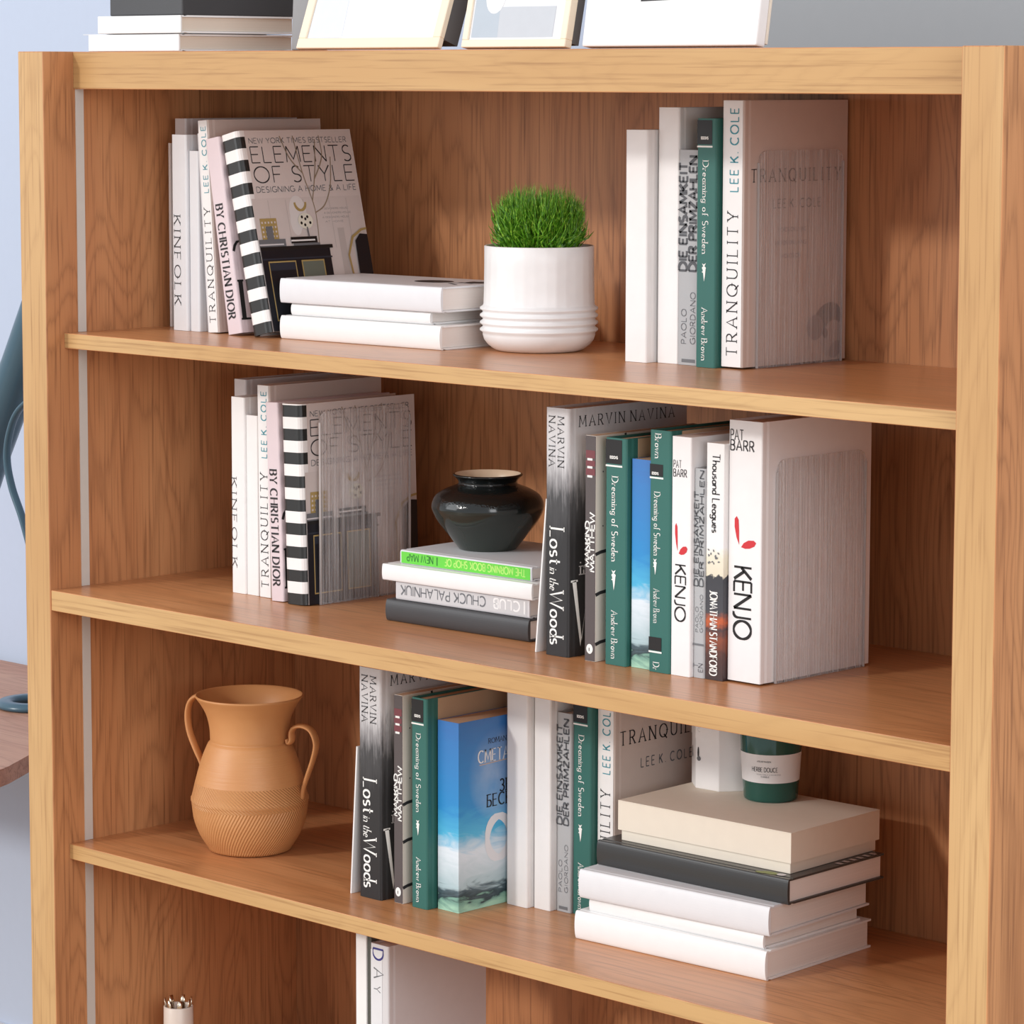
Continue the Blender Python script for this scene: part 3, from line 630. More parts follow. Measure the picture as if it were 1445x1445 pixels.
for i in range(3200):
    a = rnd.uniform(0, 2 * PI); rr = .045 * math.sqrt(rnd.random()); base = Vector((rr * math.cos(a), rr * math.sin(a), .119))
    # target point on a squashed dome
    ct = (rnd.random() ** .55); ph = ct * R(104); a2 = a + rnd.uniform(-.45, .45)
    sh = rnd.uniform(.82, 1.0) if rnd.random() < .75 else rnd.uniform(.5, .85)
    if rnd.random() < .01: sh = 1.12
    rad = .0635 * abs(math.sin(ph)) ** .75 * sh; hz = .1500 + .0600 * math.cos(ph) ** (1 if math.cos(ph) < 0 else .65) * sh if math.cos(ph) > 0 else .150 + .03 * math.cos(ph)
    tip = Vector((rad * math.cos(a2), rad * math.sin(a2), hz))
    k = .42; start = base.lerp(tip, rnd.uniform(0, .35))
    mid = start.lerp(tip, .55) + Vector((rnd.uniform(-.007, .007), rnd.uniform(-.007, .007), rnd.uniform(-.002, .006)))
    ax = (tip - start).cross(Vector((rnd.uniform(-1, 1), rnd.uniform(-1, 1), rnd.uniform(-.3, .3))))
    if ax.length < 1e-6: continue
    ax.normalize(); hw = rnd.uniform(.0006, .0011)
    v = [bm.verts.new(start - ax * hw), bm.verts.new(start + ax * hw), bm.verts.new(mid + ax * hw * .9), bm.verts.new(mid - ax * hw * .9), bm.verts.new(tip)]
    bm.faces.new((v[0], v[1], v[2], v[3])); bm.faces.new((v[3], v[2], v[4]))
o = obj('grass', bm, grassmat(), pot); o['kind'] = 'stuff'

# ------------------------------------------------------------------ acrylic book ends
def acrylic():
    m, nt, b = newmat('ribbed_clear_acrylic'); L = nt.links.new
    out = nt.nodes['Material Output']; nt.nodes.remove(b)
    tr = N(nt, 'ShaderNodeBsdfTransparent'); tr.inputs[0].default_value = (.985, .98, .98, 1)
    rf = N(nt, 'ShaderNodeBsdfGlass'); rf.inputs['Roughness'].default_value = .02; rf.inputs['IOR'].default_value = 1.2; rf.inputs['Color'].default_value = (.99, .98, .98, 1)
    df = N(nt, 'ShaderNodeBsdfDiffuse'); df.inputs[0].default_value = lin((236, 234, 234))
    tc = N(nt, 'ShaderNodeTexCoord'); wv = N(nt, 'ShaderNodeTexNoise'); wv.inputs['Scale'].default_value = 90; L(tc.outputs['Object'], wv.inputs[0])
    m1 = N(nt, 'ShaderNodeMixShader'); m1.inputs[0].default_value = .30; L(tr.outputs[0], m1.inputs[1]); L(rf.outputs[0], m1.inputs[2])
    mp = N(nt, 'ShaderNodeMapping'); mp.inputs['Scale'].default_value = (1, 420, 5); L(tc.outputs['Object'], mp.inputs[0]); wv.inputs['Scale'].default_value = 1; L(mp.outputs[0], wv.inputs[0])
    mr = N(nt, 'ShaderNodeMapRange'); mr.inputs['From Min'].default_value = .35; mr.inputs['From Max'].default_value = .65; mr.inputs['To Min'].default_value = .02; mr.inputs['To Max'].default_value = .34; L(wv.outputs['Fac'], mr.inputs[0])  # reflections off the ribs painted in as streaks of diffuse white
    m2 = N(nt, 'ShaderNodeMixShader'); L(mr.outputs[0], m2.inputs[0]); L(m1.outputs[0], m2.inputs[1]); L(df.outputs[0], m2.inputs[2])
    L(m2.outputs[0], out.inputs[0])
    return m
ACR = acrylic()
def bookend(x, y, z, d, h, foot, lab):
    t = thing('bookend', lab, 'bookend', (x, y, z + ZO), 'clear ribbed acrylic bookends')
    bm = bmesh.new(); r = .014; n = 62; cols = []
    for i in range(n + 1):
        u = d * i / n
        top = h if r <= u <= d - r else h - r + math.sqrt(max(0, r * r - (r - min(u, d - u)) ** 2))
        rib = .0009 * abs(math.sin(PI * i / 2)) if 1 < i < n - 1 else 0
        xo = .0034 - (.0014 if i % 2 else 0)
        cols.append([bm.verts.new(q) for q in ((0, u, 0), (0, u, top), (xo, u, top), (xo, u, 0))])
    for a, b in zip(cols, cols[1:]):
        for k in range(4): bm.faces.new((a[k], a[(k + 1) % 4], b[(k + 1) % 4], b[k]))
    bm.faces.new(cols[0]); bm.faces.new(cols[-1][::-1])
    obj('ribbed_plate', bm, ACR, t)
    bm = bmesh.new(); bx(bm, -foot, 0, 0, d, 0, .0018, bev=.0004); obj('foot_plate', bm, ACR, t)
    # bright polished rim rods along the upright edges
    for y0 in (0, d):
        bm = bmesh.new(); bx(bm, -.0002, .0034, y0 - .0006, y0 + .0006, .0, h - r, bev=.0003); obj('polished_edge', bm, plain('polished_acrylic_edge', (186, 180, 178), .12, .8), t)

# ------------------------------------------------------------------ upper shelf, right group
g2 = 'books standing at the right of the upper shelf'
book('short plain white book, leftmost beside the grass pot on the upper shelf', .8170, .228, z1, .0350, .19, .2745, WHITE, PG_W, g2)
book('tall plain white book left of the grey book on the upper shelf', .8560, .242, z1, .0330, .185, .3010, WHITE, PG_G, g2)
def eins(x, y, z, w, d, h, lab, group, two=True):
    t = book(lab, x, y, z, w, d, h, GREYC, PG_W, group)
    p = spine_print(w); ln = h * .50; z0 = h * .44
    if w > .02:
        upw(p, 'DIE EINSAMKEIT', w * .40, z0, w * .34, INKM, ln, weight=.28, track=.2); upw(p, 'DER PRIMZAHLEN', w * .84, z0, w * .34, INKM, ln * 1.06, weight=.28, track=.2)
        upw(p, 'PAOLO', w * .40, h * .10, w * .22, INKG, h * .16, weight=.12); upw(p, 'GIORDANO', w * .80, h * .10, w * .22, INKG, h * .24, weight=.12)
        p.rect(w * .2, h * .012, w * .8, h * .028, INKG)
    else:
        upw(p, 'DIE EINSAMKEIT', w * .44, z0, w * .36, INKM, ln * .9, weight=.26, track=.2); upw(p, 'DER PRIMZAHLEN', w * .90, z0, w * .36, INKM, ln * 1.1, weight=.26, track=.2)
        upw(p, 'PAOLO', w * .48, h * .22, w * .25, INKG, h * .12, weight=.12); upw(p, 'GIORDANO', w * .88, h * .22, w * .25, INKG, h * .18, weight=.12)
        p.rect(w * .0, h * .155, w, h * .165, INKG); upw(p, 'T', w * .5, h * .05, w * .4, INKG, None, weight=.15); upw(p, 'EN', w * .9, h * .03, w * .38, INKG, None, weight=.15)
    p.done('lettering', t); return t
eins(.8902, .240, z1, .0345, .17, .2520, 'grey book with two lines of dark capitals on the upper shelf', g2)
def emblem(p, cx, zt, s, m):
    """small white animal emblem: forked tail, head, body tapering down"""
    p.poly([(cx - .30 * s, zt), (cx - .05 * s, zt - .14 * s), (cx + .28 * s, zt + .02 * s), (cx + .08 * s, zt - .34 * s), (cx - .12 * s, zt - .34 * s)], m)
    p.ell(cx, zt - .55 * s, .30 * s, .20 * s, m, 12)
    p.poly([(cx - .22 * s, zt - .6 * s), (cx + .26 * s, zt - .6 * s), (cx + .16 * s, zt - 1.5 * s), (cx + .02 * s, zt - 2.1 * s), (cx - .06 * s, zt - 1.5 * s)], m)
    p.ell(cx - .20 * s, zt - 1.0 * s, .10 * s, .07 * s, m, 8)
def sweden(x, y, z, w, d, h, lab, group, variant=0):
    t = book(lab, x, y, z, w, d, h, [GREEN, TANB], PG_T, group)
    # cloth hinge strip on the board, tan paper beyond
    bm = bmesh.new(); bx(bm, w - .0001, w + .0005, .019, d - .0005, .0008, h - .0008); obj('board_paper', bm, TANB, t)
    p = spine_print(w); cx = w * .42; s = w * .29
    if variant == 0:
        p.rect(.0006, h - .030, w * .78, h - .002, BLACK); p.text('BOOKS', w * .22, h - .024, .0028, WINK, length=w * .36, weight=.3); p.rect(.0006, h - .0335, w * .80, h - .0315, WINK)
        down(p, 'Dreaming of Sweden', cx - s * .35, h * .83, s, WINK, h * .37, weight=.13, thin=.07, serif=True)
        emblem(p, cx, h * .42, w * .34, WINK)
        down(p, 'Andrew Brown', cx - s * .35, h * .24, s, WINK, h * .21, weight=.13, thin=.07, serif=True)
    elif variant == 1:
        down(p, 'v Brown', cx - s * .55, h - .001, s, WINK, h * .11, weight=.13, thin=.07, serif=True)
        p.rect(.0006, h * .81, w * .64, h * .86, BLACK); p.text('BOOKS', w * .12, h * .817, .0026, WINK, length=w * .3, weight=.3); p.rect(.0006, h * .80, w * .66, h * .807, WINK)
        down(p, 'Dreaming of Sweden', cx - s * .65, h * .745, s, WINK, h * .26, weight=.13, thin=.07, serif=True)
        emblem(p, cx * .7, h * .47, w * .28, WINK)
        down(p, 'Andrew Brown', cx - s * .65, h * .345, s, WINK, h * .14, weight=.13, thin=.07, serif=True)
        p.rect(.0006, h * .09, w * .62, h * .145, BLACK); p.text('BOOKS', w * .1, h * .098, .0026, WINK, length=w * .3, weight=.3); p.rect(.0006, h * .08, w * .64, h * .087, WINK)
        down(p, 'Dr', cx - s * .65, h * .04, s, WINK, h * .03, weight=.13, thin=.07, serif=True)
    p.done('lettering', t); return t
sweden(.9270, .230, z1, .0300, .19, .2890, 'dark green book with white lettering on the upper shelf', g2)
w = .0325; tranq(.9590, .238, z1 + .002, w, .190, .3080, 'large taupe book with black and teal spine capitals behind the clear plate, upper shelf', g2, cover=True)
bookend(.9925, .262, z1, .155, .2520, .031, 'ribbed clear bookend against the large taupe book on the upper shelf')

# ------------------------------------------------------------------ middle shelf, left group
z2 = -.34
g3 = 'books standing at the left of the middle shelf'
book('tall pale book at the back of the middle shelf left group', .1478, .195, z2, .0240, .20, .2782, WHITE_G, PG_W, g3)
w = .0268; t = book('white book with black capitals at its left edge, first on the middle shelf', .1828, .159, z2, w, .19, .2595, WHITE, PG_W, g3)
p = spine_print(w); down(p, 'KINFOLK', .0012, .152, .0095, INK, .117, weight=.14, thin=.07, serif=True, track=.45); p.done('lettering', t)
book('plain white book, second spine from the left on the middle shelf', .2100, .161, z2, .0235, .19, .2370, WHITE, PG_W, g3)
tranq(.2375, .159, z2, .0240, .20, .2782, 'white spine with black and teal capitals beside the pink book, middle shelf', g3, lean=.5)
dior(.2727, .148, z2, .0240, .20, .2585, 'pale pink book beside the striped spine on the middle shelf', g3, 2.2)
elements(.3035, .145, z2, .0375, .204, .2590, 'black and white striped spine book behind the clear plate on the middle shelf', g3, 1.9)
bookend(.3440, .168, z2, .160, .2500, .001, 'ribbed clear bookend in front of the striped book cover on the middle shelf')
# lying stack under the vase
g = 'books stacked under the dark vase'
z = z2
book('charcoal book at the bottom of the stack under the dark vase', .7344, .1490, z, .0273, .17, .241, CHAR, PG_W, g, yaw=1.6, lie=True, bulge=.004)
z += .0274; w = .0238
t = book('silver grey book with upside down capitals in the stack under the dark vase', .7308, .1555, z, w, .165, .224, WHITE_G, PG_W, g, yaw=2, lie=True)
p = Print((0, 0, 0), (1, 0, 0), (0, 0, 1)); p.rect(w * .12, .004, w * .90, .222, plain('silver_spine_print', (204, 203, 204), .4))
upw(p, 'CHUCK PALAHNIUK', w * .80, .072, w * .50, INKG, .143, weight=.15, track=.2); upw(p, 'CLUB', w * .80, .016, w * .50, WHITE, .042, weight=.17); p.rect(w * .2, .007, w * .85, .009, WHITE); p.done('lettering', t)
z += .0239
book('plain white book in the middle of the stack under the dark vase', .7405, .1490, z, .0201, .175, .252, WHITE, PG_W, g, yaw=1.8, lie=True, bulge=.002)
z += .0202; w = .0175
t = book('white book with lime green spine directly under the dark vase', .7270, .1630, z, w, .165, .222, WHITE2, PG_W, g, yaw=1.5, lie=True)
p = Print((0, 0, 0), (1, 0, 0), (0, 0, 1)); p.rect(w * .08, .002, w * .90, .220, GREENL)
upw(p, 'THE MORNING BOOK SHOP OF', w * .78, .010, w * .50, GREENP, .135, weight=.16, track=.2); upw(p, 'NEW MAP', w * .78, .165, w * .50, GREENK, .045, weight=.16, track=.2); p.rect(w * .2, .157, w * .8, .159, GREENK); p.done('lettering', t)
z += .0177
# vase
def glaze(name, rgb, rough, coat):
    m, nt, b = newmat(name); L = nt.links.new
    tc = N(nt, 'ShaderNodeTexCoord'); sp = N(nt, 'ShaderNodeSeparateXYZ'); L(tc.outputs['Object'], sp.inputs[0])
    nz = N(nt, 'ShaderNodeTexVoronoi'); nz.inputs['Scale'].default_value = 420; L(tc.outputs['Object'], nz.inputs['Vector'])
    gt = N(nt, 'ShaderNodeMath', operation='GREATER_THAN'); gt.inputs[1].default_value = .0585; L(sp.outputs['Z'], gt.inputs[0])
    ml = N(nt, 'ShaderNodeMath', operation='MULTIPLY'); L(gt.outputs[0], ml.inputs[0]); L(nz.outputs['Distance'], ml.inputs[1])
    bp = N(nt, 'ShaderNodeBump'); bp.inputs['Strength'].default_value = .25; bp.inputs['Distance'].default_value = .0008; L(ml.outputs[0], bp.inputs['Height']); L(bp.outputs[0], b.inputs['Normal'])
    r = ramp(nt, [(0, (50, 56, 50)), (.5, (40, 46, 43)), (.62, (22, 26, 26)), (1, (18, 22, 22))])
    mr = N(nt, 'ShaderNodeMath', operation='MULTIPLY'); mr.inputs[1].default_value = 1 / .094; L(sp.outputs['Z'], mr.inputs[0]); L(mr.outputs[0], r.inputs[0]); L(r.outputs[0], b.inputs['Base Color'])
    b.inputs['Roughness'].default_value = rough; b.inputs['Specular IOR Level'].default_value = .55
    return m
vase = thing('vase', 'squat glossy black green vase with cream interior on the book stack', 'vase', (.574, .243, z + ZO))
bm = bmesh.new(); prof = catmull([(.036, 0, 0), (.0385, .003, 0), (.0500, .018, 0), (.0625, .034, 0), (.0695, .048, 0), (.0702, .057, 0), (.0650, .0675, 0), (.0540, .0745, 0), (.0440, .0785, 0), (.0375, .0815, 0), (.0372, .0855, 0), (.0410, .0900, 0), (.0436, .0925, 0), (.0432, .0942, 0), (.0412, .0946, 0)], 5)
lathe(bm, [(0, 0)] + [(q.x, q.y) for q in prof], 80)
obj('body', bm, glaze('black_green_glaze', (24, 30, 30), .12, .5), vase, smooth=True)
bm = bmesh.new(); lathe(bm, [(.0414, .09465), (.0396, .0935), (.0372, .0890), (.0352, .084), (.036, .078), (.060, .06), (.055, .03), (0, .02)], 64)
obj('interior', bm, plain('cream_glaze', (226, 204, 176), .35), vase, smooth=True)

# ------------------------------------------------------------------ middle shelf, row
g4 = 'books in the long row on the middle shelf'
def booklet(x, y, z, h, lean, lab, group, d=.17):
    book(lab, x, y, z, .0022, d, h, WHITE, PG_W, group, lean=lean, hard=False, r=.0003, kind='booklet')
booklet(.7855, .108, z2, .185, -5.3, 'thin white booklet leaning against the black forest book on the middle shelf', g4)
def lost(x, y, z, w, d, h, lab, group):
    t = book(lab, x, y, z, w, d, h, FOREST, PG_W, group, r=.004)
    p = spine_print(w)
    down(p, 'MARVIN', w * .54, h * .965, w * .26, INK, h * .20, weight=.12, thin=.06, serif=True, track=.4); down(p, 'NAVINA', w * .16, h * .965, w * .26, INK, h * .20, weight=.12, thin=.06, serif=True, track=.4)
    down(p, 'Lost', w * .22, h * .515, w * .60, WINK, h * .145, weight=.12, thin=.07, serif=True, track=.16)
    down(p, 'in the', w * .22, h * .355, w * .36, WINK, h * .088, weight=.12, thin=.06, serif=True, track=.2, shear=.15)
    down(p, 'Woods', w * .24, h * .262, w * .56, WINK, h * .215, weight=.12, thin=.08, serif=True, track=.16)
    p.done('lettering', t)
    c = cover_print(w); c.text('MARVIN NAVINA', .018, h * .925, .0125, INK, length=d * .80, weight=.12, thin=.06, serif=True, track=.5)
    c.text('Woods', .010, h * .05, .075, WINK, length=d * .8, weight=.14, thin=.05, serif=True); c.text('in the', .02, h * .33, .02, WHITE_G, length=d * .3, weight=.12, thin=.06, serif=True)
    c.done('cover_lettering', t)
lost(.8046, .105, z2, .0375, .208, .2930, 'black and white misty forest book on the middle shelf', g4)
def mag(x, y, z, w, d, h, lab, group):
    t = book(lab, x, y, z, w, d, h, plain('cream_cover', (232, 222, 210), .5), PG_T, group, hard=False, r=.0008)
    bm = bmesh.new(); bx(bm, .0002, w - .0002, -.0004, 0, .0004, h - .0004); obj('spine_panel', bm, plain('warm_charcoal_spine', (88, 80, 80), .5), t)
    p = Print((0, -.0004, 0), (1, 0, 0), (0, 0, 1)); mar = plain('maroon_print', (120, 64, 70), .5)
    p.rect(w * .05, h * .90, w * .95, h * .935, mar); p.rect(w * .05, h * .865, w * .95, h * .89, mar); p.rect(w * .05, h * .825, w * .95, h * .855, mar)
    for zz in (.89, .855, .815): p.rect(w * .2, h * zz, w * .7, h * (zz + .010), WINK)
    upw(p, 'MATTHEW', w * .92, h * .40, w * .46, WINK, h * .26, weight=.24, track=.12); upw(p, 'MANKIND', w * .42, h * .42, w * .40, WINK, h * .20, weight=.24, track=.12)
    p.ell(w * .5, h * .055, w * .32, h * .022, WINK); p.rect(w * .42, h * .045, w * .5, h * .06, INK)
    p.done('lettering', t)
    c = Print((w, 0, 0), (0, 1, 0), (0, 0, 1))
    for zz in (.485, .305, .085): c.line([(.0, h * (zz - .008)), (.008, h * zz), (.03, h * (zz + .008)), (.08, h * zz)], .0035, INK, .0035)
    for zz, uu in ((.84, .012), (.60, .012)): c.ell(uu, h * zz, .001, .001, INK, 8)
    c.line([(.05, 0), (.07, h * .5), (.05, h)], .003, INK); c.done('cover_picture', t)
mag(.8675, .107, z2, .0160, .19, .2645, 'charcoal spined cream magazine beside the leftmost green book on the middle shelf', g4)
sweden(.8985, .107, z2, .0330, .19, .2645, 'green book left of the blue one on the middle shelf', g4)
def bluebook(x, y, z, w, d, h, lab, group):
    t = book(lab, x, y, z, w, d, h, SKYP, PG_T, group, hard=False, r=.0006)
    c = cover_print(w); gold = plain('pale_gold_ink', (206, 176, 150), .4)
    c.text('ROMAN BAL', .052, h * .865, .006, INK, length=.05, weight=.14, serif=True, thin=.08)
    c.text('CMETANA', .034, h * .770, .015, WHITE, length=.075, weight=.16, thin=.08, serif=True); c.line([(.036, h * .758), (.11, h * .768)], .001, gold)
    c.text('3HAK', .072, h * .60, .015, BLACK, length=.05, weight=.16, thin=.08, serif=True)
    c.text('\u0411ECKOHEH', .050, h * .53, .015, BLACK, length=.09, weight=.16, thin=.08, serif=True)
    c.line([(.070 + .020 * math.cos(R(a)), h * .36 + .026 * math.sin(R(a))) for a in range(0, 361, 15)], .008, WHITE2)
    c.line([(.110 + .020 * math.cos(R(a)), h * .36 + .026 * math.sin(R(a))) for a in range(0, 361, 15)], .008, WHITE2)
    c.done('cover_lettering', t)
bluebook(.9345, .113, z2, .0315, .165, .2420, 'blue sky and sea book between two green books on the middle shelf', g4)
sweden(.9668, .107, z2, .0320, .185, .2785, 'taller green book right of the blue one on the middle shelf', g4, 1)
def kenjo(x, y, z, w, d, h, lab, group, big=True):
    t = book(lab, x, y, z, w, d, h, plain('white_kenjo_cover', (238, 236, 236), .4), PG_W, group, hard=big, r=.002)
    p = spine_print(w)
    if big:
        p.text('PAT', w * .06, h * .925, .0115, INK, length=w * .38, weight=.13); p.text('BARR', w * .06, h * .885, .0115, INK, length=w * .70, weight=.13)
        down(p, 'KENJO', w * .20, h * .44, w * .52, BLACK, h * .275, weight=.12, track=.12)
    else:
        p.text('PAT', w * .10, h * .87, .0085, INK, length=w * .40, weight=.13); p.text('BARR', w * .10, h * .833, .0085, INK, length=w * .68, weight=.13)
        down(p, 'KENJO', w * .22, h * .465, w * .54, BLACK, h * .235, weight=.12, track=.12)
    zz = h * (.505 if big else .50)
    p.poly([(w * .34, zz + .006), (w * .26, zz + .014), (w * .20, zz + .026), (w * .20, zz + .035), (w * .26, zz + .038), (w * .32, zz + .034), (w * .335, zz + .022)], RED)
    p.poly([(w * .40, zz + .0035), (w * .48, zz + .0085), (w * .62, zz + .012), (w * .78, zz + .0125), (w * .85, zz + .010), (w * .80, zz + .006), (w * .66, zz + .003), (w * .52, zz + .0022)], RED)
    p.done('lettering', t)
kenjo(.9995, .108, z2, .0290, .185, .2735, 'smaller white book with red petal mark right of the taller green book', g4, False)
eins(1.0288, .113, z2, .0165, .18, .2390, 'narrow grey book between two white spines on the middle shelf', g4)
w = .0260; t = book('white novel with dark sunset lower spine on the middle shelf', 1.0456, .115, z2, w, .185, .2690, NOVEL, PG_W, g4, hard=False, r=.001)
p = spine_print(w); down(p, 'Thousand Leagues', w * .34, .2690 * .955, w * .42, INK, .2690 * .33, weight=.15, thin=.09, track=.16)
down(p, 'JONATHAN STANDFORD', w * .26, .2690 * .38, w * .42, WINK, .2690 * .36, weight=.22, thin=.10, track=.18)
for k in range(16): p.ell(w * random.uniform(.12, .88), .2690 * random.uniform(.49, .56), .0009, .0016, INKG, 6, random.uniform(0, 180))
p.done('lettering', t)
kenjo(1.0720, .122, z2 + .0019, .0485, .195, .2945, 'large white book with red petal mark against the clear plate on the middle shelf', g4, True)
bookend(1.1215, .146, z2, .158, .2530, .047, 'ribbed clear bookend against the large white red petal book on the middle shelf')

# ------------------------------------------------------------------ lower shelf
z3 = -.6863
g5 = 'books in the row on the lower shelf'
booklet(.4690, .103, z3, .190, -3.6, 'thin white booklet leaning against the black forest book on the lower shelf', g5)
lost(.4864, .102, z3, .0400, .208, .2925, 'black and white misty forest book on the lower shelf', g5)
mag(.5424, .110, z3, .0150, .19, .2630, 'charcoal spined cream magazine on the lower shelf', g5)
sweden(.5729, .110, z3, .0275, .20, .2640, 'green book left of the blue book on the lower shelf', g5)
bluebook(.6040, .125, z3, .0365, .150, .2375, 'blue sky and sea book on the lower shelf', g5)
book('plain white book right of the blue book on the lower shelf', .6460, .203, z3, .0360, .19, .2860, WHITE, PG_W, g5)
book('plain white book left of the grey one on the lower shelf', .6846, .212, z3, .0280, .19, .2830, WHITE, PG_W, g5)
eins(.7138, .222, z3, .0245, .17, .2490, 'grey book with two lines of dark capitals on the lower shelf', g5)
sweden(.7386, .225, z3, .0305, .19, .2700, 'green book right of the grey book on the lower shelf', g5)
w = .0283; t = book('taupe book with black capitals behind the white stack on the lower shelf', .7698, .235, z3, w, .19, .298, TAUPE, PG_W, g5)
bm = bmesh.new(); bx(bm, .0016, w - .0016, -.00035, -.0001, .0005, .2975); obj('spine_label', bm, WHITE, t)
p = Print((0, -.0003, 0), (1, 0, 0), (0, 0, 1)); upw(p, 'TRANQUILITY', w * .76, .013, .0150, INK, .146, weight=.10, thin=.07, serif=True, track=.5); upw(p, 'LEE K. COLE', w * .76, .180, .012, TEAL, .085, weight=.13, track=.4); p.done('lettering', t)
c = cover_print(w); c.text('TRANQUILITY', .010, .215, .0165, INK, length=.172, weight=.13, thin=.07, serif=True, track=.5); c.text('LEE K. COLE', .048, .183, .0115, INKG, length=.095, weight=.13, track=.5); c.done('cover_lettering', t)
# white stack with the black book, box on top
g = 'books stacked at the right of the lower shelf'
z = z3
book('thick white book at the bottom of the lower shelf stack', 1.1091, .150, z, .0343, .206, .285, WHITE, PG_W, g, yaw=2.6, lie=True, bulge=.004)
z += .0344; book('thin white book second from the bottom of the lower shelf stack', 1.1008, .156, z, .0172, .186, .262, WHITE, PG_W, g, yaw=2, lie=True, bulge=.003)
z += .0173; book('greyish white book under the black one in the lower shelf stack', 1.1117, .152, z, .0345, .200, .280, WHITE2, PG_W, g, yaw=3.4, lie=True, bulge=.004)
z += .0346; w = .0300; t = book('black book near the top of the lower shelf stack, under the cream box', 1.1212, .1740, z, w, .182, .290, CHAR2, PG_W, g, yaw=1.2, lie=True, bulge=.003)
c = Print((w, 0, 0), (0, 1, 0), (0, 0, 1)); c.ell(.012, .035, .006, .012, plain('olive_leaf_print', (130, 140, 80), .5)); c.ell(.014, .020, .005, .006, WHITE_G); c.ell(.008, .045, .004, .008, plain('olive_leaf_print', (130, 140, 80), .5))
for k in range(6): c.rect(.10 + k * .013, .001, .106 + k * .013, .010, WHITE_G)
c.done('cover_print', t)
z += .0301
t = thing('box', 'cream lidded gift box on the black book of the lower shelf stack', 'box', (1.1082, .1950, z + ZO)); t.rotation_euler = (0, 0, R(1.8))
bm = bmesh.new(); bx(bm, -.2560, -.002, .002, .166, 0, .0480, bev=.0008); obj('base', bm, CREAM, t)
bm = bmesh.new()
bx(bm, -.2590, .001, -.001, .0, .0130, .0475); bx(bm, -.2590, .001, .168, .169, .0130, .0475); bx(bm, -.2590, -.2578, 0, .168, .0130, .0475); bx(bm, 0, .001, 0, .168, .0130, .0475); bx(bm, -.2592, .0012, -.0012, .1692, .0475, .0489, bev=.0004)
obj('lid', bm, CREAM, t)
zb = z + .0490
t = thing('box', 'white eight sided paper box with flame print on the cream box', 'box', (.885, .345, zb + ZO))
bm = bmesh.new(); rr = .0455
pts = [(rr * math.cos(R(22.5 + 4 + 45 * k)), rr * math.sin(R(22.5 + 4 + 45 * k))) for k in range(8)]
prism(bm, pts, 0, .088); bmesh.ops.bevel(bm, geom=list(bm.edges), offset=.0006, segments=1, affect='EDGES'); obj('base', bm, WHITE, t)
bm = bmesh.new(); pts2 = [(p_[0] * 1.012, p_[1] * 1.012) for p_ in pts]; prism(bm, pts2, .062, .0895); obj('lid', bm, WHITE, t)
a0 = Vector((pts[5][0], pts[5][1], 0)); a1 = Vector((pts[6][0], pts[6][1], 0)); 
fa = Vector((pts[4][0], pts[4][1], 0)); U = (a0 - fa).normalized(); 
p = Print(fa * 1.0001, U, (0, 0, 1), .0004); p.ell(.010, .042, .0018, .0065, INK, 12); p.ell(.011, .037, .003, .003, INKG, 10); p.done('flame_print', t)
U2 = (a1 - a0).normalized(); p = Print(a0 * 1.0001, U2, (0, 0, 1), .0004); p.ell(.004, .044, .0013, .0075, INK, 12); p.ell(.005, .037, .003, .003, INKG, 10); p.text('C', .003, .07, .005, INKG, weight=.15); p.done('face_print', t)
t = thing('candle', 'dark green glass candle with white paper label on the cream box', 'candle', (.972, .322, zb + ZO))
bm = bmesh.new(); lathe(bm, [(0, .0), (.0300, 0), (.0320, .0015), (.0326, .004), (.0375, .082), (.0372, .0835), (.0355, .083), (.0340, .060), (0, .060)], 72)
obj('glass', bm, plain('dark_green_glass', (32, 84, 74), .1, .6, noise=.01), t, smooth=True)
bm = bmesh.new(); lab = [(.0326 + (.0049) * (zz - .004) / .078 + .0004, zz) for zz in (.0245, .030, .045, .0590)]
lathe(bm, lab, 72); obj('paper_label', bm, WHITE, t, smooth=True)
# label lettering, wrapped on the glass
def wrap_text(parent, rows, r_at, ang0):
    pr = Print((0, 0, 0), (1, 0, 0), (0, 0, 1), 0)
    for txt, x, zz, size, m, ln, wt in rows: pr.text(txt, x, zz, size, m, length=ln, weight=wt)
    for v in [v for b, _ in pr.lines for v in b.verts]:
        rr = r_at(v.co.z) + .0006; a = ang0 + v.co.x / rr; v.co.x = rr * math.cos(a); v.co.y = rr * math.sin(a)
    pr.done('lettering', parent)
wrap_text(t, [('HERBE DOUCE', -.018, .0385, .0052, INK, .032, .15), ('ATELIER MAISON', -.011, .0500, .0018, INKG, .017, .2), ('CANDLE', -.006, .0315, .0018, INKG, .010, .2), ('VEGETABLE WAX BLEND', -.012, .0345, .0012, INKG, .030, .15)], lambda zz: .0326 + .0049 * (zz - .004) / .078, R(-60))
bm = bmesh.new(); lathe(bm, [(0, .0605), (.0338, .0605), (.0338, .0612), (0, .0612)], 40); obj('wax', bm, CREAM, t)
bm = bmesh.new(); lathe(bm, [(0, .061), (.0008, .061), (.0008, .070), (0, .070)], 8); obj('wick', bm, INK, t)

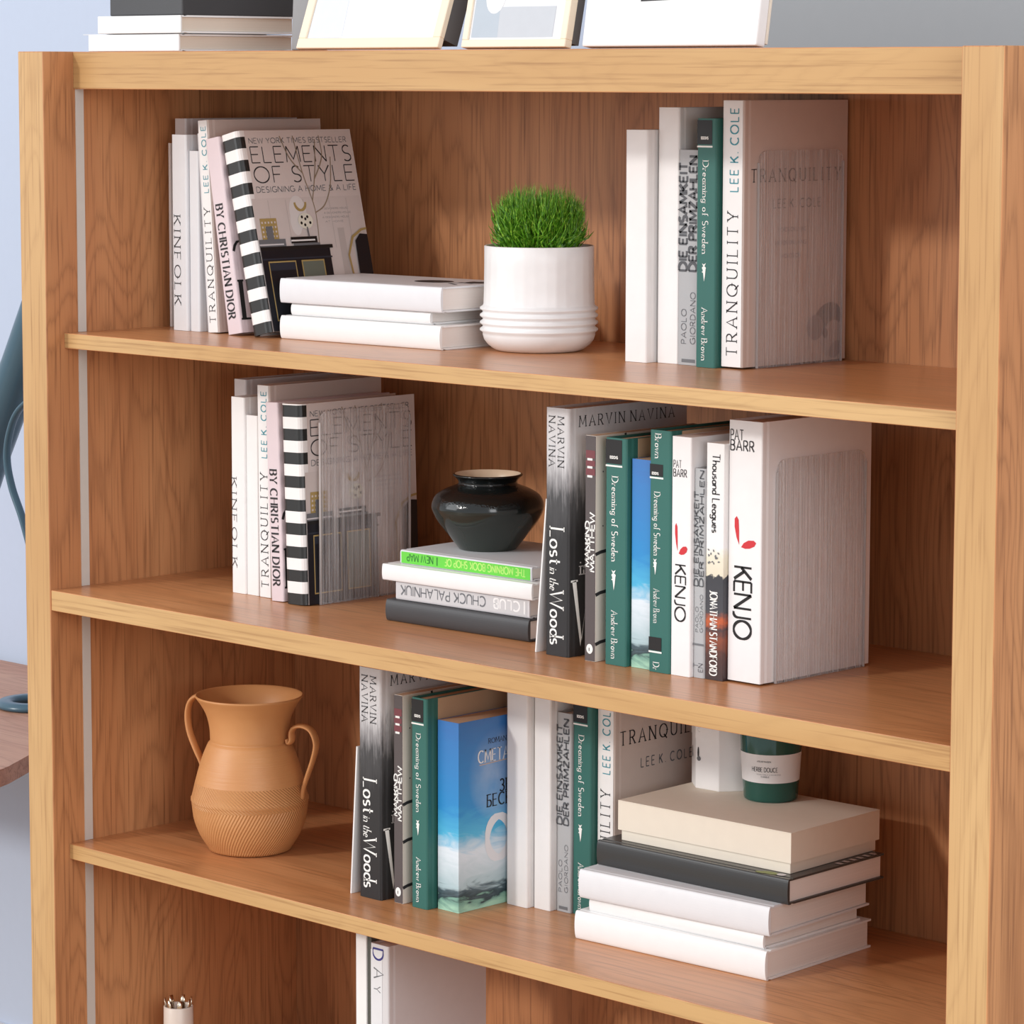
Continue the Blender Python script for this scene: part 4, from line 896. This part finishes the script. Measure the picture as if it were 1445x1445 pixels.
# jug
def clay():
    m, nt, b = newmat('carved_terracotta'); L = nt.links.new
    tc = N(nt, 'ShaderNodeTexCoord'); sp = N(nt, 'ShaderNodeSeparateXYZ'); L(tc.outputs['Object'], sp.inputs[0])
    at = N(nt, 'ShaderNodeMath', operation='ARCTAN2'); L(sp.outputs['Y'], at.inputs[0]); L(sp.outputs['X'], at.inputs[1])
    # rings in the upper body
    rz = N(nt, 'ShaderNodeTexNoise'); mp = N(nt, 'ShaderNodeMapping'); mp.inputs['Scale'].default_value = (8, 8, 480); L(tc.outputs['Object'], mp.inputs[0]); L(mp.outputs[0], rz.inputs['Vector']); rz.inputs['Scale'].default_value = 1; rz.inputs['Detail'].default_value = 2
    # diagonal cuts
    def diag(sa, sz):
        a = N(nt, 'ShaderNodeMath', operation='MULTIPLY'); a.inputs[1].default_value = sa; L(at.outputs[0], a.inputs[0])
        c = N(nt, 'ShaderNodeMath', operation='MULTIPLY_ADD'); c.inputs[1].default_value = sz; L(sp.outputs['Z'], c.inputs[0]); L(a.outputs[0], c.inputs[2])
        n = N(nt, 'ShaderNodeTexNoise'); n.inputs['Scale'].default_value = 30; L(tc.outputs['Object'], n.inputs['Vector'])
        q = N(nt, 'ShaderNodeMath', operation='MULTIPLY_ADD'); q.inputs[1].default_value = 1.6; L(n.outputs['Fac'], q.inputs[0]); L(c.outputs[0], q.inputs[2])
        s = N(nt, 'ShaderNodeMath', operation='SINE'); L(q.outputs[0], s.inputs[0]); return s
    d1 = diag(105, -760)
    d2 = diag(-95, -1500)
    lo = N(nt, 'ShaderNodeMath', operation='LESS_THAN'); lo.inputs[1].default_value = .062; L(sp.outputs['Z'], lo.inputs[0])
    hi = N(nt, 'ShaderNodeMath', operation='GREATER_THAN'); hi.inputs[1].default_value = .093; L(sp.outputs['Z'], hi.inputs[0])
    nk = N(nt, 'ShaderNodeMath', operation='GREATER_THAN'); nk.inputs[1].default_value = .1465; L(sp.outputs['Z'], nk.inputs[0])
    mA = N(nt, 'ShaderNodeMixRGB'); L(lo.outputs[0], mA.inputs[0]); L(d2.outputs[0], mA.inputs[1]); L(d1.outputs[0], mA.inputs[2])
    mB = N(nt, 'ShaderNodeMixRGB'); L(hi.outputs[0], mB.inputs[0]); L(mA.outputs[0], mB.inputs[1]); L(rz.outputs['Fac'], mB.inputs[2])
    mC = N(nt, 'ShaderNodeMixRGB'); L(nk.outputs[0], mC.inputs[0]); L(mB.outputs[0], mC.inputs[1]); mC.inputs[2].default_value = (.5, .5, .5, 1)
    bp = N(nt, 'ShaderNodeBump'); bp.inputs['Strength'].default_value = .6; bp.inputs['Distance'].default_value = .0008; L(mC.outputs[0], bp.inputs['Height']); L(bp.outputs[0], b.inputs['Normal'])
    nz = N(nt, 'ShaderNodeTexNoise'); nz.inputs['Scale'].default_value = 25; L(tc.outputs['Object'], nz.inputs['Vector'])
    mx = N(nt, 'ShaderNodeMixRGB'); mx.inputs[1].default_value = lin((196, 134, 82)); mx.inputs[2].default_value = lin((210, 154, 100)); L(nz.outputs['Fac'], mx.inputs[0]); L(mx.outputs[0], b.inputs['Base Color'])
    b.inputs['Roughness'].default_value = .48
    return m
CLAY = clay()
jug = thing('jug', 'tan clay jug with two handles and carved lower body on the lower shelf', 'jug', (.196, .176, z3 + ZO)); jug.rotation_euler = (0, 0, R(22))
bm = bmesh.new()
prof = [(0, 0), (.050, 0), (.0550, .002)] + [(q.x, q.y) for q in catmull([(.0565, .005, 0), (.0670, .022, 0), (.0745, .042, 0), (.0770, .060, 0), (.0778, .0665, 0)], 4)] + [(.0785, .068), (.0785, .071), (.0772, .0735)] + \
       [(q.x, q.y) for q in catmull([(.0765, .076, 0), (.0712, .098, 0), (.0642, .122, 0), (.0562, .142, 0), (.0530, .1465, 0)], 4)] + [(.0515, .1475)] + \
       [(q.x, q.y) for q in catmull([(.0522, .149, 0), (.0530, .165, 0), (.0570, .182, 0), (.0640, .196, 0), (.0705, .2050, 0), (.0718, .2075, 0), (.0705, .2090, 0), (.0680, .2075, 0)], 4)] + \
       [(.060, .196), (.052, .182), (.0485, .165), (.0485, .148), (.058, .12), (.068, .09), (.068, .05), (.05, .006), (0, .006)]
lathe(bm, prof, 96); obj('body', bm, CLAY, jug, smooth=True)
CL2 = plain('smooth_clay', (204, 144, 92), .45)
bm = bmesh.new(); pts = catmull([(-.068, 0, .200), (-.078, 0, .201), (-.088, 0, .192), (-.092, 0, .174), (-.089, 0, .152), (-.080, 0, .130), (-.071, 0, .112), (-.070, 0, .103)], 6); strap(bm, pts, (0, 1, 0), .0075, .0032); obj('handle', bm, CL2, jug, smooth=True)
bm = bmesh.new(); pts = catmull([(.057, 0, .1535), (.0585, 0, .148), (.0625, 0, .152), (.0625, 0, .163), (.068, 0, .170), (.080, 0, .172), (.092, 0, .166), (.098, 0, .150), (.094, 0, .130), (.086, 0, .108), (.079, 0, .088), (.0765, 0, .074)], 6)
strap(bm, pts, (0, 1, 0), [.0085] * 40 + [.0085 - .0055 * k / 26 for k in range(27)], .0030); obj('handle', bm, CL2, jug, smooth=True)

# ------------------------------------------------------------------ bottom compartment
z4 = -1.03
book('tall white book at the left of the bottom compartment', .4715, .110, z4, .0190, .21, .300, WHITE, PG_W, 'books on the bottom shelf', hard=False, r=.0008)
book('dark grey booklet between two white books in the bottom compartment', .4907, .112, z4, .0070, .20, .298, plain('olive_grey_cover', (84, 84, 78), .5), PG_W, 'books on the bottom shelf', hard=False, r=.0005)
w = .0330; t = book('pale book with blue and grey spine letters in the bottom compartment', .4980, .110, z4, w, .174, .2840, WHITE_G, PG_W, 'books on the bottom shelf')
p = spine_print(w); bl = plain('blue_ink', (58, 58, 130), .5)
p.rect(w * .04, .02, w * .66, .276, WHITE2); down(p, 'D', w * .16, .278, w * .56, bl, None, weight=.16, thin=.08); down(p, 'A', w * .2, .253, w * .52, INKG, None, weight=.12, thin=.07); down(p, 'Y', w * .2, .230, w * .36, INKG, None, weight=.12, thin=.07); p.done('lettering', t)
t = thing('canister', 'white cylinder with jagged silver rim in the bottom compartment', 'container', (.0754, .150, z4 + ZO))
bm = bmesh.new(); lathe(bm, [(0, 0), (.0205, 0), (.0212, .002), (.0200, .1095), (.0190, .1110), (.0176, .1100), (.0176, .05), (0, .05)], 48); obj('body', bm, plain('off_white_enamel', (222, 208, 196), .35), t, smooth=True)
SIL = plain('silver_metal', (220, 206, 186), .2, .5, 1.0)
bm = bmesh.new()
for k in range(7):
    a = 2 * PI * k / 7 + .3; ps = [Vector((.0165 * math.cos(a), .0165 * math.sin(a), .100)), Vector((.0172 * math.cos(a), .0172 * math.sin(a), .112)), Vector((.0185 * math.cos(a), .0185 * math.sin(a), .121))]
    strap(bm, ps, (-math.sin(a), math.cos(a), 0), [.0035, .0040, .0028], .0012, 8)
obj('crown', bm, SIL, t, smooth=True)

# ------------------------------------------------------------------ things on top of the bookcase
g = 'books lying on top of the bookcase'
zt = T
def topbook(lab, x0, x1, y, z, th, d, cov, pg):     # lying, spine along the left, page edges to the front and right
    book(lab, x1, y, z, th, d, x1 - x0, cov, pg, g, lie=True, hard=True, bulge=0, r=.001)
topbook('lower white book of the pair under the charcoal box on the bookcase top', .018, .200, .062, zt, .0215, .198, WHITE, PG_G)
bm = bmesh.new(); bx(bm, -.012, .19, .075, .22, 0, .0008); o = obj('paper_sheet', bm, WHITE2); o.location = (0, 0, zt + .0217 + ZO); o.rotation_euler = (0, 0, R(-1.5)); tag(o, 'white paper sheet sticking out between the two books on the bookcase top', 'paper')
topbook('upper white book under the charcoal box on the bookcase top', .040, .206, .060, zt + .0228, .0225, .196, WHITE, PG_G)
t = thing('storage_box', 'charcoal box on the two white books on the bookcase top', 'box', (.060, .064, zt + .0455 + ZO))
bm = bmesh.new(); bx(bm, 0, .145, 0, .192, 0, .10, bev=.0015); obj('base', bm, CHAR, t)
bm = bmesh.new(); bx(bm, -.0012, .1462, -.0012, .1932, .085, .1025, bev=.0010); obj('lid', bm, CHAR, t)
def frame(lab, x0, x1, y, lean, h, border, thick, fm, pm, back=.02, extra=None, cat='picture frame'):
    t = thing('picture_frame', lab, cat, (x0, y, zt + ZO + thick * math.sin(R(lean))), 'picture frames leaning on the bookcase top'); t.rotation_euler = (R(-lean), 0, 0)
    w = x1 - x0; bm = bmesh.new()
    bx(bm, 0, w, 0, thick, 0, border); bx(bm, 0, w, 0, thick, h - border, h); bx(bm, 0, border, 0, thick, border, h - border); bx(bm, w - border, w, 0, thick, border, h - border)
    bmesh.ops.bevel(bm, geom=list(bm.edges), offset=.0008, segments=1, affect='EDGES')
    obj('frame', bm, fm, t)
    bm = bmesh.new(); bx(bm, border, w - border, .003, .006, border, h - border); obj('picture', bm, pm, t)
    bm = bmesh.new(); bx(bm, .001, w - .001, thick, thick + back, .001 + (thick + back) * math.tan(R(lean)), h - .002); obj('backing', bm, plain('grey_backing', (96, 94, 94), .7), t)
    if extra: extra(t, w, h)
    return t
SK = plain('cream_frame', (240, 224, 200), .4)
bm = bmesh.new(); bx(bm, 0, .056, 0, .012, 0, .20, bev=.002); o = obj('grey_panel', bm, plain('silver_grey_panel', (146, 145, 146), .4)); o.location = (.350, .118, zt + ZO + .0006); o.rotation_euler = (R(-3), 0, 0)
tag(o, 'silver grey slab standing between the charcoal box and the first picture frame', 'panel')
def ex1(t, w, h):
    p = Print((0, .003, 0), (1, 0, 0), (0, 0, 1)); p.poly([(.014, .014), (.075, .014), (.06, h - .02), (.014, h - .02)], plain('pale_blue_print', (216, 222, 234), .4)); p.done('picture_print', t)
frame('cream picture frame nearest the charcoal box on the bookcase top', .412, .660, .070, 20, .24, .013, .008, SK, WHITE, back=.024, extra=ex1)
def ex2(t, w, h):
    p = Print((0, .003, 0), (1, 0, 0), (0, 0, 1)); p.rect(.012, .012, w - .024, .048, plain('grey_table_print', (190, 194, 200), .4)); p.poly([(.012, .012), (.055, .012), (.05, .10), (.012, .10)], plain('blue_grey_print', (176, 186, 196), .4))
    p.ell(.044, .062, .016, .022, WHITE); p.done('picture_print', t)
frame('middle picture frame with pale still life on the bookcase top', .695, .862, .074, 12, .24, .009, .012, SK, WHITE2, back=.012, extra=ex2)
def ex3(t, w, h):
    p = Print((0, .0, 0), (1, 0, 0), (0, 0, 1)); p.poly([(.083, .050), (.165, .052), (.171, .20), (.088, .20)], BLACK); p.rect(.087, .0515, .165, .0545, plain('dark_grey_print', (60, 62, 70), .4)); p.done('picture_print', t)
t = thing('picture_frame', 'white canvas with dark figure at the right of the bookcase top', 'picture frame', (.885, .078, zt + ZO + .0026), 'picture frames leaning on the bookcase top'); t.rotation_euler = (R(-9), 0, 0)
bm = bmesh.new(); bx(bm, 0, .257, 0, .016, 0, .24, bev=.002); obj('canvas', bm, WHITE, t); ex3(t, .257, .24)
bm = bmesh.new(); bx(bm, .001, .257, .0162, .020, .004, .239, bev=.0005); obj('backing', bm, CREAM, t)

# ------------------------------------------------------------------ desk and lamp at the left, behind
desk = thing('desk', 'wooden desk with rounded edge behind the bookcase at the left', 'desk', (0, 0, 0))
zd = -.67
bm = bmesh.new(); prism(bm, [(-1.75, .12), (-.40, .12), (-.372, .135), (-.365, .16), (-.400, .230), (-.452, .314), (-.56, .50), (-.60, .60), (-.60, .775), (-1.75, .775)], zd - .026 + ZO, zd + ZO)
bmesh.ops.bevel(bm, geom=list(bm.edges), offset=.003, segments=2, affect='EDGES'); obj('desk_top', bm, DESK_W, desk)
for lx, ly in ((-1.68, .18), (-.46, .18), (-1.68, .72), (-.68, .72)):
    bm = bmesh.new(); bx(bm, lx - .02, lx + .02, ly - .02, ly + .02, 0, zd - .026 + ZO, bev=.002); obj('leg', bm, DESK_W, desk)
LM = plain('blue_grey_enamel', (66, 96, 112), .28, .5)
lt = thing('desk_lamp', 'blue grey desk lamp with ring base on the desk at the left', 'lamp', (-.746, .545, zd + ZO))
bm = bmesh.new(); n = 48
ring = [(.034, 0), (.055, 0), (.060, .003), (.060, .007), (.055, .012), (.040, .013), (.034, .010)]
rings = [[bm.verts.new((r * math.cos(2 * PI * i / n), r * math.sin(2 * PI * i / n), z)) for i in range(n)] for r, z in ring]
for k in range(len(rings)):
    a, b = rings[k], rings[(k + 1) % len(rings)]
    for i in range(n): bm.faces.new((a[i], a[(i + 1) % n], b[(i + 1) % n], b[i]))
obj('ring_base', bm, LM, lt, smooth=True)
bm = bmesh.new(); pts = catmull([(.045, .0, .005), (.040, .0, .12), (.010, .0, .22), (-.022, .0, .300), (-.049, .0, .350), (-.061, .0, .395), (-.052, .0, .440), (-.026, .0, .478), (.03, .0, .51)], 8)
strap(bm, pts, (0, 1, 0), .007, .0045); obj('stem', bm, LM, lt, smooth=True)
bm = bmesh.new(); pts = catmull([(-.240, .055, .280), (-.190, .055, .375), (-.151, .055, .440), (-.094, .055, .535), (-.035, .055, .640)], 8)
k = len(pts); strap(bm, pts, (0, 1, 0), .036, [.036 - .006 * i / k for i in range(k)], 28); obj('lamp_shade', bm, LM, lt, smooth=True)
